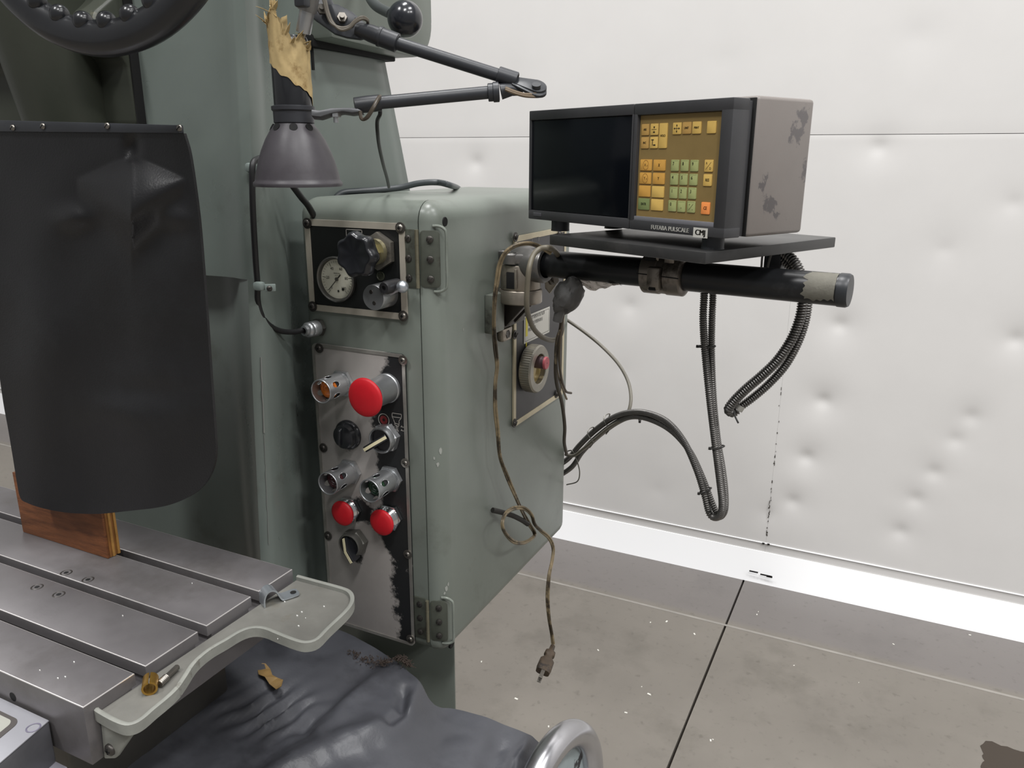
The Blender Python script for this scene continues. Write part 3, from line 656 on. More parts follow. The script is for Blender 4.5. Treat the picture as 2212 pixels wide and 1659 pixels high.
# sticker
sc = XP(1160, 698, .0036); s0, s1 = XP(1132, 700, .0036), XP(1187, 690, .0036)
st_w = s1.y - s0.y; st_h = XP(1132, 682, .0036).z - XP(1132, 741, .0036).z
stc = Vector((XR + .0037, (s0.y + s1.y) / 2, (XP(1132, 682).z + XP(1132, 741).z) / 2))
bm = new(); plate(bm, stc, UY, UZ, st_w, st_h, .001, .0004); stk = finish('sticker', bm, mat('white_sticker', (204, 202, 194), .4), op)
bm = new(); frame(bm, stc + UX * .0002, UY, UZ, st_w - .006, st_h - .006, .001, .0005, .0001); finish('sticker_border', bm, INK, stk)
bm = new(); plate(bm, stc + UX * .0003 + UY * (-st_w / 2 + .0095) + UZ * .006, UY, UZ, .0075, .034, .0005, .0001); plate(bm, stc + UX * .0003 + UY * (-st_w / 2 + .0085) - UZ * .024, UY, UZ, .004, .007, .0005, .0001); finish('sticker_flash', bm, mat('yellow_print', (226, 212, 60), .45), stk)
for k, (s, dz) in enumerate((('DO NOT REMOVE OIL FILLER', .0155), ('CAP WHILE RESERVOIR IS', .0065), ('PRESSURIZED', -.0025))):
    text('sticker_text', s, .0076, stc + UX * .0003 + UY * (-st_w / 2 + .0155) + UZ * dz, UY, UZ, INK, stk, align='LEFT', squeeze=.64)
# knurled ring with sight glass and red cap
rc = XP(1172, 798, .030); rc.x = XR + .0034
bm = new(); nK = 120
lathe(bm, rc, UX, [(.0275, .003), (.0305, .003), (.0375, .0022), (.0375, .0035), (.0382, .004), (.0382, .0195), (.0372, .0215), (.0365, .0222), (.0250, .0222), (.0240, .0212), (.0240, .010), (.0, .010)], nK, wob=lambda t, h: 1.0 + (.016 if round(t * nK) % 2 else 0) * (1 if .004 <= h <= .0196 else 0))
ring = finish('knurled_ring', bm, mat('knurled_steel', (150, 146, 136), .34, .8, var=.12, vscale=40), op, ang=25)
bm = new(); lathe(bm, rc + UX * .0135, UX, [(0, .0), (.0238, 0)], 32); finish('sight_glass', bm, mat('amber_oil_glass', (170, 150, 96), .08, .3, dirt=(206, 186, 130), dscale=40, dpos=.5), ring)
bm = new(); lathe(bm, rc + UX * .012 + UZ * .010 + UY * .004, UX, [(0, 0), (.0100, 0), (.0100, .014), (.0092, .014), (.0092, .0155), (.0102, .0155), (.0102, .017), (0, .017)], 26); stem = finish('sight_stem', bm, mat('plum_stem', (104, 84, 88), .4, .3), ring)
bm = new(); lathe(bm, rc + UX * .0285 + UZ * .010 + UY * .004, UX, [(0, 0), (.0102, 0), (.0102, .003), (.0096, .004), (0, .0042)], 26); finish('red_cap', bm, REDP, ring)
bm = new(); lathe(bm, rc + UX * .0322 + UZ * .010 + UY * .004, UX, [(0, .0008), (.001, .0006)], 10); finish('cap_dot', bm, INK, ring)
q = XP(1128, 805, .0035); bm = new(); lathe(bm, q, UX, [(.004, 0), (.004, .004), (.0025, .007), (0, .007)], 14); finish('set_screw', bm, BPLAS, ring)
bm = new(); strip(bm, [XP(1150, 523, .0036), XP(1150, 515, .0036), XP(1164, 512, .0036), XP(1164, 520, .0036)], .0008, UX); finish('printed_square', bm, PRINTG, op)

# ================================================================== WORKTABLE
TX = -.6255; TZ = H - .49; XT0 = -2.2
tab = thing('worktable', 'ground steel milling table with lengthwise T-slots', 'table', (-1.2, .53, TZ - .14))
ys = [(.384, .4400), (.4525, .5195), (.5315, .5980), (.6105, .6685)]
prof = [(.384, -.064), (.384, 0)]
for i, (a, b) in enumerate(ys):
    prof += [(b, 0)]
    if i < 3:
        a2 = ys[i + 1][0]; prof += [(b, -.013), (b - .0055, -.013), (b - .0055, -.022), (a2 + .0055, -.022), (a2 + .0055, -.013), (a2, -.013), (a2, 0)]
prof += [(.6685, -.064)]
bm = new(); prism(bm, [(XT0, y, TZ + z) for y, z in prof], (TX - XT0, 0, 0)); 
ed = [e for e in bm.edges if all(abs(v.co.z - TZ) < 1e-5 for v in e.verts)]
bmesh.ops.bevel(bm, geom=ed, offset=.0009, segments=2, affect='EDGES', profile=.5)
tbo = finish('table_body', bm, STEEL, tab, ang=30)
tbo.data.materials.append(mat('worn_edge_highlight', (196, 192, 190), .3, .55))
for p_ in tbo.data.polygons:                                # worn arrises, with a bright edge highlight put into the colour
    if .2 < p_.normal.z < .95 and p_.center.z + tab.location.z > TZ - .003: p_.material_index = 1
for u, v in ((143, 1237), (190, 1252), (80, 1268), (127, 1284)):
    q = PZ(u, v, -.49); bm = new(); lathe(bm, q, UZ, [(.0070, .0002), (.0060, .0006), (.0052, .0001)], 24); sk = finish('bolt_socket', bm, mat('socket_edge', (70, 67, 64), .4, .6), tab)
    bm = new(); lathe(bm, q, UZ, [(0, .0002), (.0030, .0002)], 6); finish('socket_hole', bm, DARK, sk)
q = PY(28, 1505, .384); bm = new(); lathe(bm, Vector((q.x, .3838, q.z)), -UY, [(0, .0001), (.0048, .0001)], 20); finish('oil_hole', bm, DARK, tab)
bm = new(); rbox(bm, (XT0, .42, TZ - .19), (TX - .10, .64, TZ - .0645), .004); finish('saddle_way', bm, STEELD, tab)
# drip tray bolted to the table end
tray = thing('drip_tray', 'pale grey enamelled drip tray with a raised rim bolted to the table end', 'tray', (TX + .03, .55, TZ - .06))
TF = -.5045
outl = [tuple(PZ(u, v, -.499).to_tuple()[:2]) for u, v in ((645, 1241), (690, 1253), (738, 1266), (757, 1274), (765, 1286), (763, 1302), (748, 1322), (712, 1356), (688, 1380), (664, 1388), (640, 1385), (600, 1370), (570, 1358), (545, 1356), (520, 1364), (490, 1382), (462, 1398), (440, 1414), (420, 1434), (402, 1462), (385, 1486), (362, 1508), (335, 1530), (312, 1550), (292, 1562), (270, 1566), (245, 1558), (215, 1542), (192, 1527))]
o3 = spline([Vector((x, y, 0)) for x, y in outl], 3)
def offset_in(P, d):
    out = []
    for i, p in enumerate(P):
        t = (P[min(i + 1, len(P) - 1)] - P[max(i - 1, 0)]).normalized(); nrm = Vector((t.y, -t.x, 0))
        out.append(p + nrm * d)
    return out
inn = offset_in(o3, .0048)
if sum(p.x for p in inn) > sum(p.x for p in o3): inn = offset_in(o3, -.0048)
bm = new(); rows = []
half = offset_in(o3, .0024 if inn[40].x == offset_in(o3, .0048)[40].x else -.0024)
for P, z in ((o3, TF - .0062), (o3, -.5008), (offset_in(o3, 0), -.4995), (half, -.4985), (inn, -.4998), (inn, TF)):
    rows.append([bm.verts.new((max(p.x, TX + .0004), p.y, H + z)) for p in P])
for A, B in zip(rows, rows[1:]):
    for i in range(len(A) - 1): bm.faces.new((A[i], A[i + 1], B[i + 1], B[i]))
bmesh.ops.remove_doubles(bm, verts=bm.verts, dist=.00002)
finish('tray_rim', bm, TRAY, tray, ang=60)
bm = new(); prism(bm, [(max(p.x, TX + .0006), p.y, H + TF) for p in inn], (0, 0, -.0058)); finish('tray_floor', bm, mat('grimy_grey_enamel', (103, 102, 97), .5, var=.14, vscale=20, dirt=(98, 93, 82), dscale=26, dpos=.56, dsoft=.2, bump=.15, bscale=150), tray)
# end bracket dropping from the near end of the tray
e0 = outl[-1]; by = e0[1] + .002
bm = new(); prism(bm, [(TX + .0006, by + .002, H - .506), (TX + .0006, by - .001, H - .556), (TX + .010, by + .004, H - .556), (TX + .026, by + .02, H - .526), (TX + .030, by + .022, H - .512), (TX + .012, by + .002, H - .506)], (0, .006, 0), .0015); finish('tray_bracket', bm, TRAY, tray)
screw(tray, Vector((TX + .013, by - .0008, H - .540)), -UY, .0062, SCREW, True, 'tray_bolt')
bm = new(); rnd = random.Random(2)
for u, v in ((652, 1322), (642, 1330), (660, 1335), (600, 1380), (645, 1352), (700, 1310), (615, 1300), (86, 1448), (125, 1465), (141, 1462), (160, 1430), (415, 1260), (265, 1330)):
    z = TF if u > 560 else -.49
    q = PZ(u, v, z + .0008); r = rnd.uniform(.0004, .0009); box(bm, q, (r * 2, r, .0012))
finish('white_flecks', bm, mat('white_fleck', (230, 230, 226), .5), tray, kind='stuff')
# wooden block on edge
b0, b1 = PZ(48, 1150, -.49), PZ(236, 1207, -.49); bw_ = b1.x - b0.x; by0 = (b0.y + b1.y) / 2
blk = thing('wood_block', 'stained plywood offcut standing on edge on the steel table', 'wood block', (b0.x + bw_ / 2, by0 + .009, TZ))
def plywood():
    m = mat('stained_wood', (118, 72, 42), .6, var=.34, vscale=5, stretch=(3, 3, 22), dirt=(72, 40, 22), dscale=4, dpos=.5, dsoft=.2, bump=.25, bscale=40); return m
PLYS = [mat('ply_light', (170, 126, 66), .65, var=.25, vscale=40, bump=.2), mat('ply_dark', (132, 88, 44), .65, var=.25, vscale=40, bump=.2)]
WD = plywood(); T_ = .0185
bh_ = .088
for k in range(5):
    bm = new(); y0 = by0 + T_ * k / 5; y1 = by0 + T_ * (k + 1) / 5 - .0003; j = .0012 * ((k * 37) % 5 - 2) / 2
    rbox(bm, (b0.x + (.002 if k else 0), y0, TZ + .0003), (b1.x - .0006 + j * (1 if k else 0), y1, TZ + bh_ + j), .0005)
    finish('ply', bm, WD if k == 0 else PLYS[k % 2], blk)
# small things lying in the tray
r0 = .0074; c = PZ(323, 1488, TF + r0)
a_ = Vector((-c.x * .75, -c.y, .0)).normalized(); v_ = UZ; u_ = v_.cross(a_)
bm = new(); N = 30; rings = []
for rr, h in ((r0, 0), (r0, -.0165), (r0 * .74, -.0165), (r0 * .74, 0)):
    rings.append([bm.verts.new(c + a_ * h + (u_ * math.cos(t) + v_ * math.sin(t)) * rr) for t in [math.radians(90 + 5 + (360 - 10) * k / N) for k in range(N + 1)]])
for A, B in zip(rings, rings[1:] + rings[:1]):
    for k in range(N): bm.faces.new((A[k], A[k + 1], B[k + 1], B[k]))
for k in (0, N): bm.faces.new([r_[k] for r_ in rings])
single('brass_bushing', bm, BRASS, 'short split brass bushing lying in the drip tray', 'bushing', (c.x, c.y, H + TF))
p0, p1 = PZ(344, 1478, TF + .0045), PZ(384, 1440, TF + .0045); d = (p1 - p0).normalized(); bm = new()
lathe(bm, p0, d, [(0, 0), (.0036, 0), (.0040, .0008)] + [(r_, .0008 + .0009 * k) for k in range(12) for r_ in ((.0040,) if k % 2 else (.0034,))] + [(.0030, .0125), (.0030, (p1 - p0).length - .001), (.0024, (p1 - p0).length), (0, (p1 - p0).length)], 16)
single('threaded_pin', bm, SCREWB, 'slim steel pin with a threaded end lying in the tray beside the brass bushing', 'pin', Vector((p0 + p1) / 2) - UZ * .0045)
# zinc pipe strap
s0 = PZ(575, 1312, TF); bm = new(); wdt = .0165
L0, L1 = PZ(574, 1313, TF), PZ(650, 1288, TF); dx = (L1 - L0); dx.z = 0; Ls = dx.length; dx.normalize(); dn = Vector((-dx.y, dx.x, 0))
if dn.y < 0: dn = -dn
pr = [(0, 0), (.0005, .009), (.004, .0155), (.010, .0175), (.016, .0145), (.0195, .008), (.023, .0025), (.028, .001), (.045, .0012), (.050, .0018)]
pr = [(x * Ls / .050, z) for x, z in pr]; cs = spline([Vector((x, 0, z)) for x, z in pr], 5)
top_, bot_ = [], []
for i, p in enumerate(cs):
    t = (cs[min(i + 1, len(cs) - 1)] - cs[max(i - 1, 0)]).normalized(); nn = Vector((-t.z, 0, t.x)); ww = wdt * (1 if i < len(cs) - 7 else math.sqrt(max(.05, 1 - ((i - len(cs) + 7) / 7) ** 2)))
    row = []
    for q_, s_ in ((0, -1), (0, 1), (.0017, 1), (.0017, -1)):
        rp = p + nn * q_; row.append(bm.verts.new(L0 + dx * rp.x + UZ * (rp.z + .0003) + dn * (wdt / 2 + s_ * ww / 2)))
    top_.append(row)
for A, B in zip(top_, top_[1:]):
    for k in range(4): bm.faces.new((A[k], A[(k + 1) % 4], B[(k + 1) % 4], B[k]))
bm.faces.new(top_[0]); bm.faces.new(top_[-1])
ps = thing('pipe_strap', 'bright zinc one-hole pipe strap lying on the drip tray', 'bracket', L0)
finish('strap', bm, ZINC, ps, ang=50); bm = new(); hc = L0 + dx * (Ls * .86) + dn * (wdt / 2) + UZ * .0034; lathe(bm, hc, UZ, [(0, .0003), (.0036, .0003)], 18); finish('strap_hole', bm, DARK, ps)
# silver scale housing on the table front, lower left
sh = thing('scale_housing', 'silver-grey housing with a recessed window at the front of the steel table', 'housing', (-.75, .30, TZ - .1))
zs_ = -.522
C0, C1, C2 = PZ(0, 1504, zs_), PZ(112, 1556, zs_), PZ(-10, 1660, zs_)
sd = (C1 - C0).normalized(); C1 = Vector((C1.x, min(C1.y, .381), C1.z)); far = C1 - sd * .5
near = C1 + (C2 - C1) * 1.4
quad = [C1, near, near - sd * .5, far]
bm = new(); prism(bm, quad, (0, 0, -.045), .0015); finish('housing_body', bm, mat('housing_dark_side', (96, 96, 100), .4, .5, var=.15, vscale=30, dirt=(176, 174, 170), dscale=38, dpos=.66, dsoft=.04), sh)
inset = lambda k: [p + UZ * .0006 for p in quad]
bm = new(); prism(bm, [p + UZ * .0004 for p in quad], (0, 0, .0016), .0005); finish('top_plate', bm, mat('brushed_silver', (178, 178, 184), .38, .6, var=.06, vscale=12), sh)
pe = (near - C1).normalized(); wc = C1 - sd * .043 + pe * .052
bm = new(); plate(bm, wc - sd * .05 + UZ * .0026, sd, pe * -1, .135, .078, .008, .001); finish('window_recess', bm, mat('window_edge', (70, 66, 64), .5), sh)
bm = new(); plate(bm, wc - sd * .052 + UZ * .0029 , sd, pe * -1, .127, .070, .006, .001); finish('display_window', bm, mat('grey_display', (150, 150, 142), .25), sh)
q = PZ(72, 1572, zs_ + .0022); bm = new(); lathe(bm, q, UZ, [(.0052, .0002), (.0058, .0008), (.0066, .0002)], 26); finish('sticker_ring', bm, mat('faint_blue_ring', (104, 100, 116), .5), sh)
bm = new(); prism(bm, [p + UZ * -.0455 + sd * (.016 if i < 2 else 0) for i, p in enumerate(quad)], (0, 0, -.006), .001); finish('mount_plate', bm, mat('lavender_grey_plate', (150, 148, 158), .4, .4), sh)

# ================================================================== RUBBER APRON below the head
YA = .560
ap = thing('rubber_apron', 'long black rubber apron hanging from a screwed bar below the milling head', 'apron', (-.79, YA, H - .40))
tl, tr_ = PY(-60, 256, YA), PY(392, 268, YA); zb_ = PY(392, 288, YA).z
bm = new(); prism(bm, [(tl.x, YA - .004, tl.z - .001), (tr_.x, YA - .004, tr_.z - .001), (tr_.x, YA - .004, zb_), (tl.x, YA - .004, PY(-60, 284, YA).z)], (0, .006, 0), .0006); finish('clamp_bar', bm, BMATTE, ap)
for u, v in ((28, 276), (93, 273), (232, 272), (388, 277)): screw(ap, PY(u, v, YA - .0045), -UY, .0032, SCREWB, False)
right = [(397, 288), (409, 330), (420, 400), (430, 480), (437, 560), (444, 650), (451, 750), (458, 850), (464, 930), (466, 970), (463, 1000), (454, 1026), (440, 1048), (420, 1066), (395, 1080), (365, 1091), (330, 1098), (290, 1102)]
left = [(-60, 284), (-40, 480), (-15, 700), (4, 850), (18, 930), (28, 990), (36, 1040), (44, 1076), (60, 1087), (85, 1096), (115, 1103), (150, 1108), (185, 1110), (215, 1110), (240, 1108), (262, 1105)]
def arc(P, n):
    V = [Vector((a, b, 0)) for a, b in P]; V = spline(V, 6); d = [0]
    for a, b in zip(V, V[1:]): d.append(d[-1] + (b - a).length)
    out = []
    for k in range(n + 1):
        t = d[-1] * k / n; i = max(0, min(len(V) - 2, next((j for j in range(len(d) - 1) if d[j + 1] >= t), len(V) - 2)))
        out.append(V[i].lerp(V[i + 1], (t - d[i]) / max(1e-9, d[i + 1] - d[i])))
    return out
def sheet(bm, g, off):
    """a grid of points as a sheet with thickness off"""
    A = [[bm.verts.new(p) for p in r] for r in g]; B = [[bm.verts.new(p + off) for p in r] for r in g]; n, m = len(g), len(g[0])
    for j in range(n - 1):
        for i in range(m - 1):
            bm.faces.new((A[j][i], A[j][i + 1], A[j + 1][i + 1], A[j + 1][i])); bm.faces.new((B[j][i], B[j + 1][i], B[j + 1][i + 1], B[j][i + 1]))
    for j in range(n - 1):
        for i in (0, m - 1): bm.faces.new((A[j][i], A[j + 1][i], B[j + 1][i], B[j][i]))
    for i in range(m - 1):
        for j in (0, n - 1): bm.faces.new((A[j][i], A[j][i + 1], B[j][i + 1], B[j][i]))
NV, NU = 190, 130
RR, LL = arc(right, NV), arc(left, NV)
def G(u, v, u0, v0, su, sv): return math.exp(-((u - u0) / su) ** 2 - ((v - v0) / sv) ** 2)
def apron_bulge(u, v):
    d = 0
    q = abs(u - 285) * .9; vt = 332 + .50 * q + 6 * math.exp(-(q / 20) ** 2); vb = 452 - .62 * q; span = vb - vt
    if span > 0:
        t = (v - vt) / span; amp = .00034 * span
        if t > 0: d += amp * (t - .32 * t ** 3 if t < 1 else .68 * math.exp(-((v - vb) / (34 + .35 * span)) ** 2))
    d -= .006 * G(u, v, 285, 318, 16, 26)
    d += .008 * G(u, v, 160, 470, 40, 26) + .006 * G(u, v, 380, 470, 34, 26)
    d += .010 * math.exp(-((u - 90) / 70) ** 2) * min(1, max(0, (v - 300) / 500)) + .008 * math.exp(-((u - 330) / 90) ** 2) * min(1, max(0, (v - 450) / 400))
    d += .005 * G(u, v, 250, 880, 60, 50) - .004 * G(u, v, 300, 850, 90, 30)
    d += .0035 * noise.noise(Vector((u * .008, v * .006, 2))) * min(1, max(0, (v - 290) / 60))
    return d
bm = new(); g = []
for j in range(NV + 1):
    row = []
    for i in range(NU + 1):
        t = i / NU; u = LL[j].x + (RR[j].x - LL[j].x) * t; v = LL[j].y + (RR[j].y - LL[j].y) * t
        row.append(PY(u, v, YA - .0005 - apron_bulge(u, v)))
    g.append(row)
sheet(bm, g, Vector((0, .003, 0)))
finish('rubber_sheet', bm, RUBBER, ap, ang=60)

# ================================================================== BLACK HANDWHEEL with finger bumps (top left)
ycw = .42; pb_ = PY(246, 122, ycw); Rw = .150
wc_ = Vector((PY(236, 122, ycw).x, ycw, pb_.z + Rw)); n_ = Vector((.03, -1, -.02)).normalized()
hw = thing('handwheel', 'black handwheel with finger bumps on its inner rim above the apron', 'handwheel', wc_)
u_ = n_.cross(UZ).normalized(); v_ = u_.cross(n_).normalized()
if v_.z < 0: v_ = -v_
bm = new(); NR = 120; prof = []
for k in range(14):
    a = 2 * PI * k / 14; prof.append((Rw - .0125 + .0125 * math.cos(a), .0105 * math.sin(a)))
lathe(bm, wc_, n_, prof, NR, close=True); finish('wheel_rim', bm, BPLAS, hw)
for k in range(34):
    a = 2 * PI * (k + .35) / 34; c = wc_ + (u_ * math.cos(a) + v_ * math.sin(a)) * (Rw - .0228) + n_ * .004
    if c.z > H + .32: continue
    bm = new(); bmesh.ops.create_uvsphere(bm, u_segments=16, v_segments=10, radius=.0070); bmesh.ops.translate(bm, verts=bm.verts, vec=c); finish('finger_bump', bm, BPLAS, hw)
for a in (math.radians(-24), math.radians(204), math.radians(90)):
    d = u_ * math.cos(a) + v_ * math.sin(a); e = n_.cross(d); bm = new()
    prism(bm, [wc_ + d * x + e * y - n_ * .006 for x, y in ((.02, .014), (Rw * .55, .013), (Rw * .80, .022), (Rw * .90, .040), (Rw * .90, -.040), (Rw * .80, -.022), (Rw * .55, -.013), (.02, -.014))], n_ * .012, .004); finish('spoke', bm, BPLAS, hw)
bm = new(); lathe(bm, wc_ - n_ * .02, n_, [(0, 0), (.030, 0), (.032, .01), (.030, .035), (0, .036)], 30); finish('hub', bm, BPLAS, hw)
bm = new(); cyl(bm, wc_ - n_ * .019, wc_ - n_ * .17, .014, 18); finish('wheel_shaft', bm, STEELD, hw)

# ================================================================== BALL LEVER
bl_ = PY(875, 41, .78); rb = 38 * fwd(bl_) / F
lv = thing('ball_lever', 'black ball-ended lever sticking out beside the column top', 'lever', bl_)
bm = new(); bmesh.ops.create_uvsphere(bm, u_segments=40, v_segments=24, radius=rb); bmesh.ops.translate(bm, verts=bm.verts, vec=bl_); finish('ball_knob', bm, mat('glossy_black_ball', (33, 35, 40), .22, coat=.3), lv)
bm = new(); wire(bm, [PY(845, 30, .785), PY(815, 14, .80), PY(800, -4, .82), PY(788, -40, .86), PX(780, -80, -.725)], .0058, 12); finish('lever_rod', bm, mat('grey_lever', (88, 92, 92), .3, .5), lv)

# ================================================================== BLACK RUBBER COVER over the knee, bottom of the picture
E0 = [(560, 1310, -.66), (640, 1335, -.68), (735, 1362, -.70), (780, 1383, -.706), (822, 1406, -.71), (870, 1442, -.705), (906, 1476, -.715), (928, 1512, -.735), (950, 1528, -.75), (985, 1532, -.76), (1070, 1556, -.772), (1128, 1580, -.785), (1150, 1592, -.80), (1175, 1612, -.825)]
E1 = [(30, 1640, -.66), (110, 1700, -.67), (230, 1760, -.69), (350, 1800, -.70), (470, 1830, -.71), (590, 1850, -.72), (700, 1860, -.73), (800, 1870, -.74), (880, 1870, -.75), (950, 1870, -.77), (1020, 1860, -.79), (1080, 1850, -.82), (1120, 1830, -.85), (1150, 1800, -.88)]
NA, NB = 170, 110
A_, B_ = [spline([Vector(p) for p in E], 20) for E in (E0, E1)]
def at(P, t): k = t * (len(P) - 1); i = min(int(k), len(P) - 2); return P[i].lerp(P[i + 1], k - i)
def seg_d(u, v, a, b):
    ax, ay = a; bx, by_ = b; L2 = (bx - ax) ** 2 + (by_ - ay) ** 2; t = max(0, min(1, ((u - ax) * (bx - ax) + (v - ay) * (by_ - ay)) / L2)); return math.hypot(u - ax - t * (bx - ax), v - ay - t * (by_ - ay)), t
def fold(u, v, pts, w_, amp):
    d = min(seg_d(u, v, a, b)[0] for a, b in zip(pts, pts[1:])); return amp * math.exp(-(d / w_) ** 2)
def cover_h(u, v):
    h = fold(u, v, [(905, 1480), (885, 1540), (840, 1575), (740, 1605), (640, 1650), (560, 1700)], 26, .016)
    h -= fold(u, v, [(872, 1500), (868, 1545), (845, 1565)], 16, .016)
    h += fold(u, v, [(868, 1440), (820, 1462), (760, 1510), (690, 1590)], 18, .010) - fold(u, v, [(800, 1440), (730, 1505), (660, 1575)], 18, .006)
    h += fold(u, v, [(1150, 1590), (1120, 1640), (1110, 1700)], 9, .006) - fold(u, v, [(1085, 1570), (1060, 1640), (1050, 1700)], 28, .010)
    h += fold(u, v, [(560, 1440), (450, 1540), (300, 1680)], 60, .006)
    m = math.exp(-((u - 585) / 105) ** 2 - ((v - 1545) / 48) ** 2)
    h += m * .0052 * math.sin((u * .62 + v * 1.0) * .20 + 2.2 * noise.noise(Vector((u * .012, v * .02, 7)))) * (1 + .6 * noise.noise(Vector((u * .03, v * .03, 1))))
    h += .0045 * noise.noise(Vector((u * .008, v * .012, 3))) + .0016 * noise.noise(Vector((u * .03, v * .04, 5)))
    return h
bm = new(); g = []
for j in range(NB + 1):
    t = j / NB; row = []
    for i in range(NA + 1):
        p = at(A_, i / NA).lerp(at(B_, i / NA), t); edge = min(1, t * 6)
        row.append(PZ(p.x, p.y, p.z) + UZ * (cover_h(p.x, p.y) * (.25 + .75 * edge)))
    g.append(row)
sheet(bm, g, Vector((0, 0, -.0035)))
single('knee_cover', bm, COVER, 'creased black rubber cover draped over the knee below the table', 'cover', PZ(600, 1600, -.72), ang=70)
def on_cover(u, v, lift=0.0):
    best = None
    for i in range(0, 101):
        for j in range(0, 61):
            p = at(A_, i / 100).lerp(at(B_, i / 100), j / 60); d = (p.x - u) ** 2 + (p.y - v) ** 2
            if best is None or d < best[0]: best = (d, p.z)
    return PZ(u, v, best[1]) + UZ * (cover_h(u, v) + lift)
# knee under the cover
bm = new(); rbox(bm, (-.80, .44, .25), (-.42, .68, H - .775), .02, 3); finish('knee', bm, GREEN2, mill)
bm = new(); rbox(bm, (-.78, .64, .25), (-.72, .93, H - .80), .01, 2); finish('knee_slide', bm, STEELD, mill)
# lint caught on the edge of the cover
bm = new(); rnd = random.Random(8)
for k in range(330):
    if rnd.random() < .6: u, v = 874 + rnd.gauss(0, 8), 1431 + rnd.gauss(0, 7)
    else: t = rnd.random() ** .7; u, v = 748 + 95 * t + rnd.gauss(0, 3 + 4 * t), 1410 + 34 * t + rnd.gauss(0, 2 + 5 * t)
    c = on_cover(u, max(v, 1400 + (u - 760) * .38), .001 + rnd.random() * .006); P = [c]; d = Vector((rnd.gauss(0, 1), rnd.gauss(0, 1), rnd.gauss(0, .5))).normalized()
    for q in range(4): d = (d + Vector((rnd.gauss(0, 1.0), rnd.gauss(0, 1.0), rnd.gauss(0, .8)))).normalized(); P.append(P[-1] + d * rnd.uniform(.0008, .0024))
    sweep(bm, P, rnd.uniform(.0003, .0007), 4)
o = single('lint_clump', bm, mat('dusty_lint', (62, 52, 46), .95, var=.3, vscale=90), 'dark clump of oily lint caught along the edge of the rubber cover', 'lint', on_cover(850, 1435), kind='stuff', smooth=False)
# scrap of browned tape lying on the cover
bm = new(); P = [(556, 1445), (566, 1437), (574, 1436), (584, 1444), (588, 1456), (600, 1466), (612, 1473), (608, 1484), (596, 1487), (582, 1476), (572, 1464), (559, 1461)]
base_p = on_cover(583, 1460, .004)
prism(bm, [Vector((q.x, q.y, base_p.z + .0025 * math.sin(k * 1.3))) for k, q in enumerate(PZ(u, v, base_p.z - H) for u, v in P)], (0, 0, .0009)); bmesh.ops.triangulate(bm, faces=bm.faces)
single('tape_scrap', bm, mat('tan_tape_scrap', (132, 106, 64), .6, var=.25, vscale=60, bump=.2), 'torn tan scrap of masking tape lying on the black cover', 'scrap', base_p, smooth=False)
# chromed handwheel at the bottom edge
wx = -.325; tp = PX(1212, 1606, wx); Rc = .105
cw = thing('knee_handwheel', 'polished metal handwheel rim at the right edge of the black rubber cover', 'handwheel', (wx, tp.y, tp.z - Rc))
wc2 = Vector((wx, tp.y - .012, tp.z - Rc)); n2 = Vector((.99, -.10, .06)).normalized()
bm = new(); prof = [(Rc + .0185 * math.cos(2 * PI * k / 20), .0185 * math.sin(2 * PI * k / 20)) for k in range(20)]
lathe(bm, wc2, n2, prof, 96, close=True); finish('wheel_rim', bm, mat('polished_rim', (190, 190, 194), .24, .95, var=.08, vscale=20), cw)
bm = new(); lathe(bm, wc2 - n2 * .012, n2, [(.02, 0), (Rc - .012, .004), (Rc - .012, .010), (.02, .012)], 60, close=True); finish('wheel_web', bm, mat('chipped_grey_web', (140, 150, 152), .4, var=.1, vscale=20, dirt=(40, 40, 42), dscale=24, dpos=.58, dsoft=.04), cw)
bm = new(); cyl(bm, wc2 - n2 * .02, wc2 + n2 * .03, .026, 26); cyl(bm, wc2 - n2 * .02, wc2 - n2 * .12, .012, 16); finish('hub', bm, STEELD, cw)

# ================================================================== WORK LAMP on a folding arm
yl = .655
lc = PY(645, 402, yl); mm = fwd(lc) / F                       # metres per pixel at the lamp
lamp = thing('work_lamp', 'dark bell-shaded machine lamp on a folding black arm, neck wrapped in torn tape', 'lamp', lc)
def LP(u, v, dy=0.0): return PY(u, v, yl + dy)
ax_top = LP(641, 60); LA = (ax_top - lc).normalized()
def hh(v): return (402 - v) * mm
shade_p = [(93, 402), (94, 398), (93.5, 394), (90, 391), (88.5, 386), (86, 372), (80, 350), (72, 328), (62, 306), (51, 288), (42, 277), (39, 272)]
bm = new(); lathe(bm, lc, UZ, [(r * mm, hh(v)) for r, v in shade_p] + [((r - 2.5) * mm, hh(v)) for r, v in reversed(shade_p)], 56, close=True)
finish('lamp_shade', bm, mat('brown_grey_shade', (68, 65, 69), .42, var=.14, vscale=20, dirt=(58, 54, 58), dscale=12, dpos=.52, dsoft=.2, bump=.05), lamp, ang=50)
for a in (-100, -52, -148, -10):
    t = math.radians(a); d = Vector((math.cos(t), math.sin(t), .55)).normalized(); p = lc + Vector((math.cos(t), math.sin(t), 0)) * (47.5 * mm) + UZ * hh(281.5)
    bm = new(); lathe(bm, p, d, [(0, .0002), (.0040, .0002), (.0040, -.002)], 16); finish('vent_hole', bm, DARK, lamp)
bm = new(); lathe(bm, lc, UZ, [(37 * mm, hh(276)), (42 * mm, hh(272)), (42 * mm, hh(250)), (45 * mm, hh(247)), (45 * mm, hh(240)), (40 * mm, hh(238)), (20 * mm, hh(238))], 40); finish('lamp_collar', bm, mat('dark_collar', (58, 59, 63), .4, .3, var=.1), lamp)
bm = new(); lathe(bm, lc, UZ, [(39 * mm, hh(240)), (39 * mm, hh(110)), (36 * mm, hh(104)), (10 * mm, hh(104)), (0, hh(104))], 36); finish('lamp_socket', bm, BPLAS, lamp)
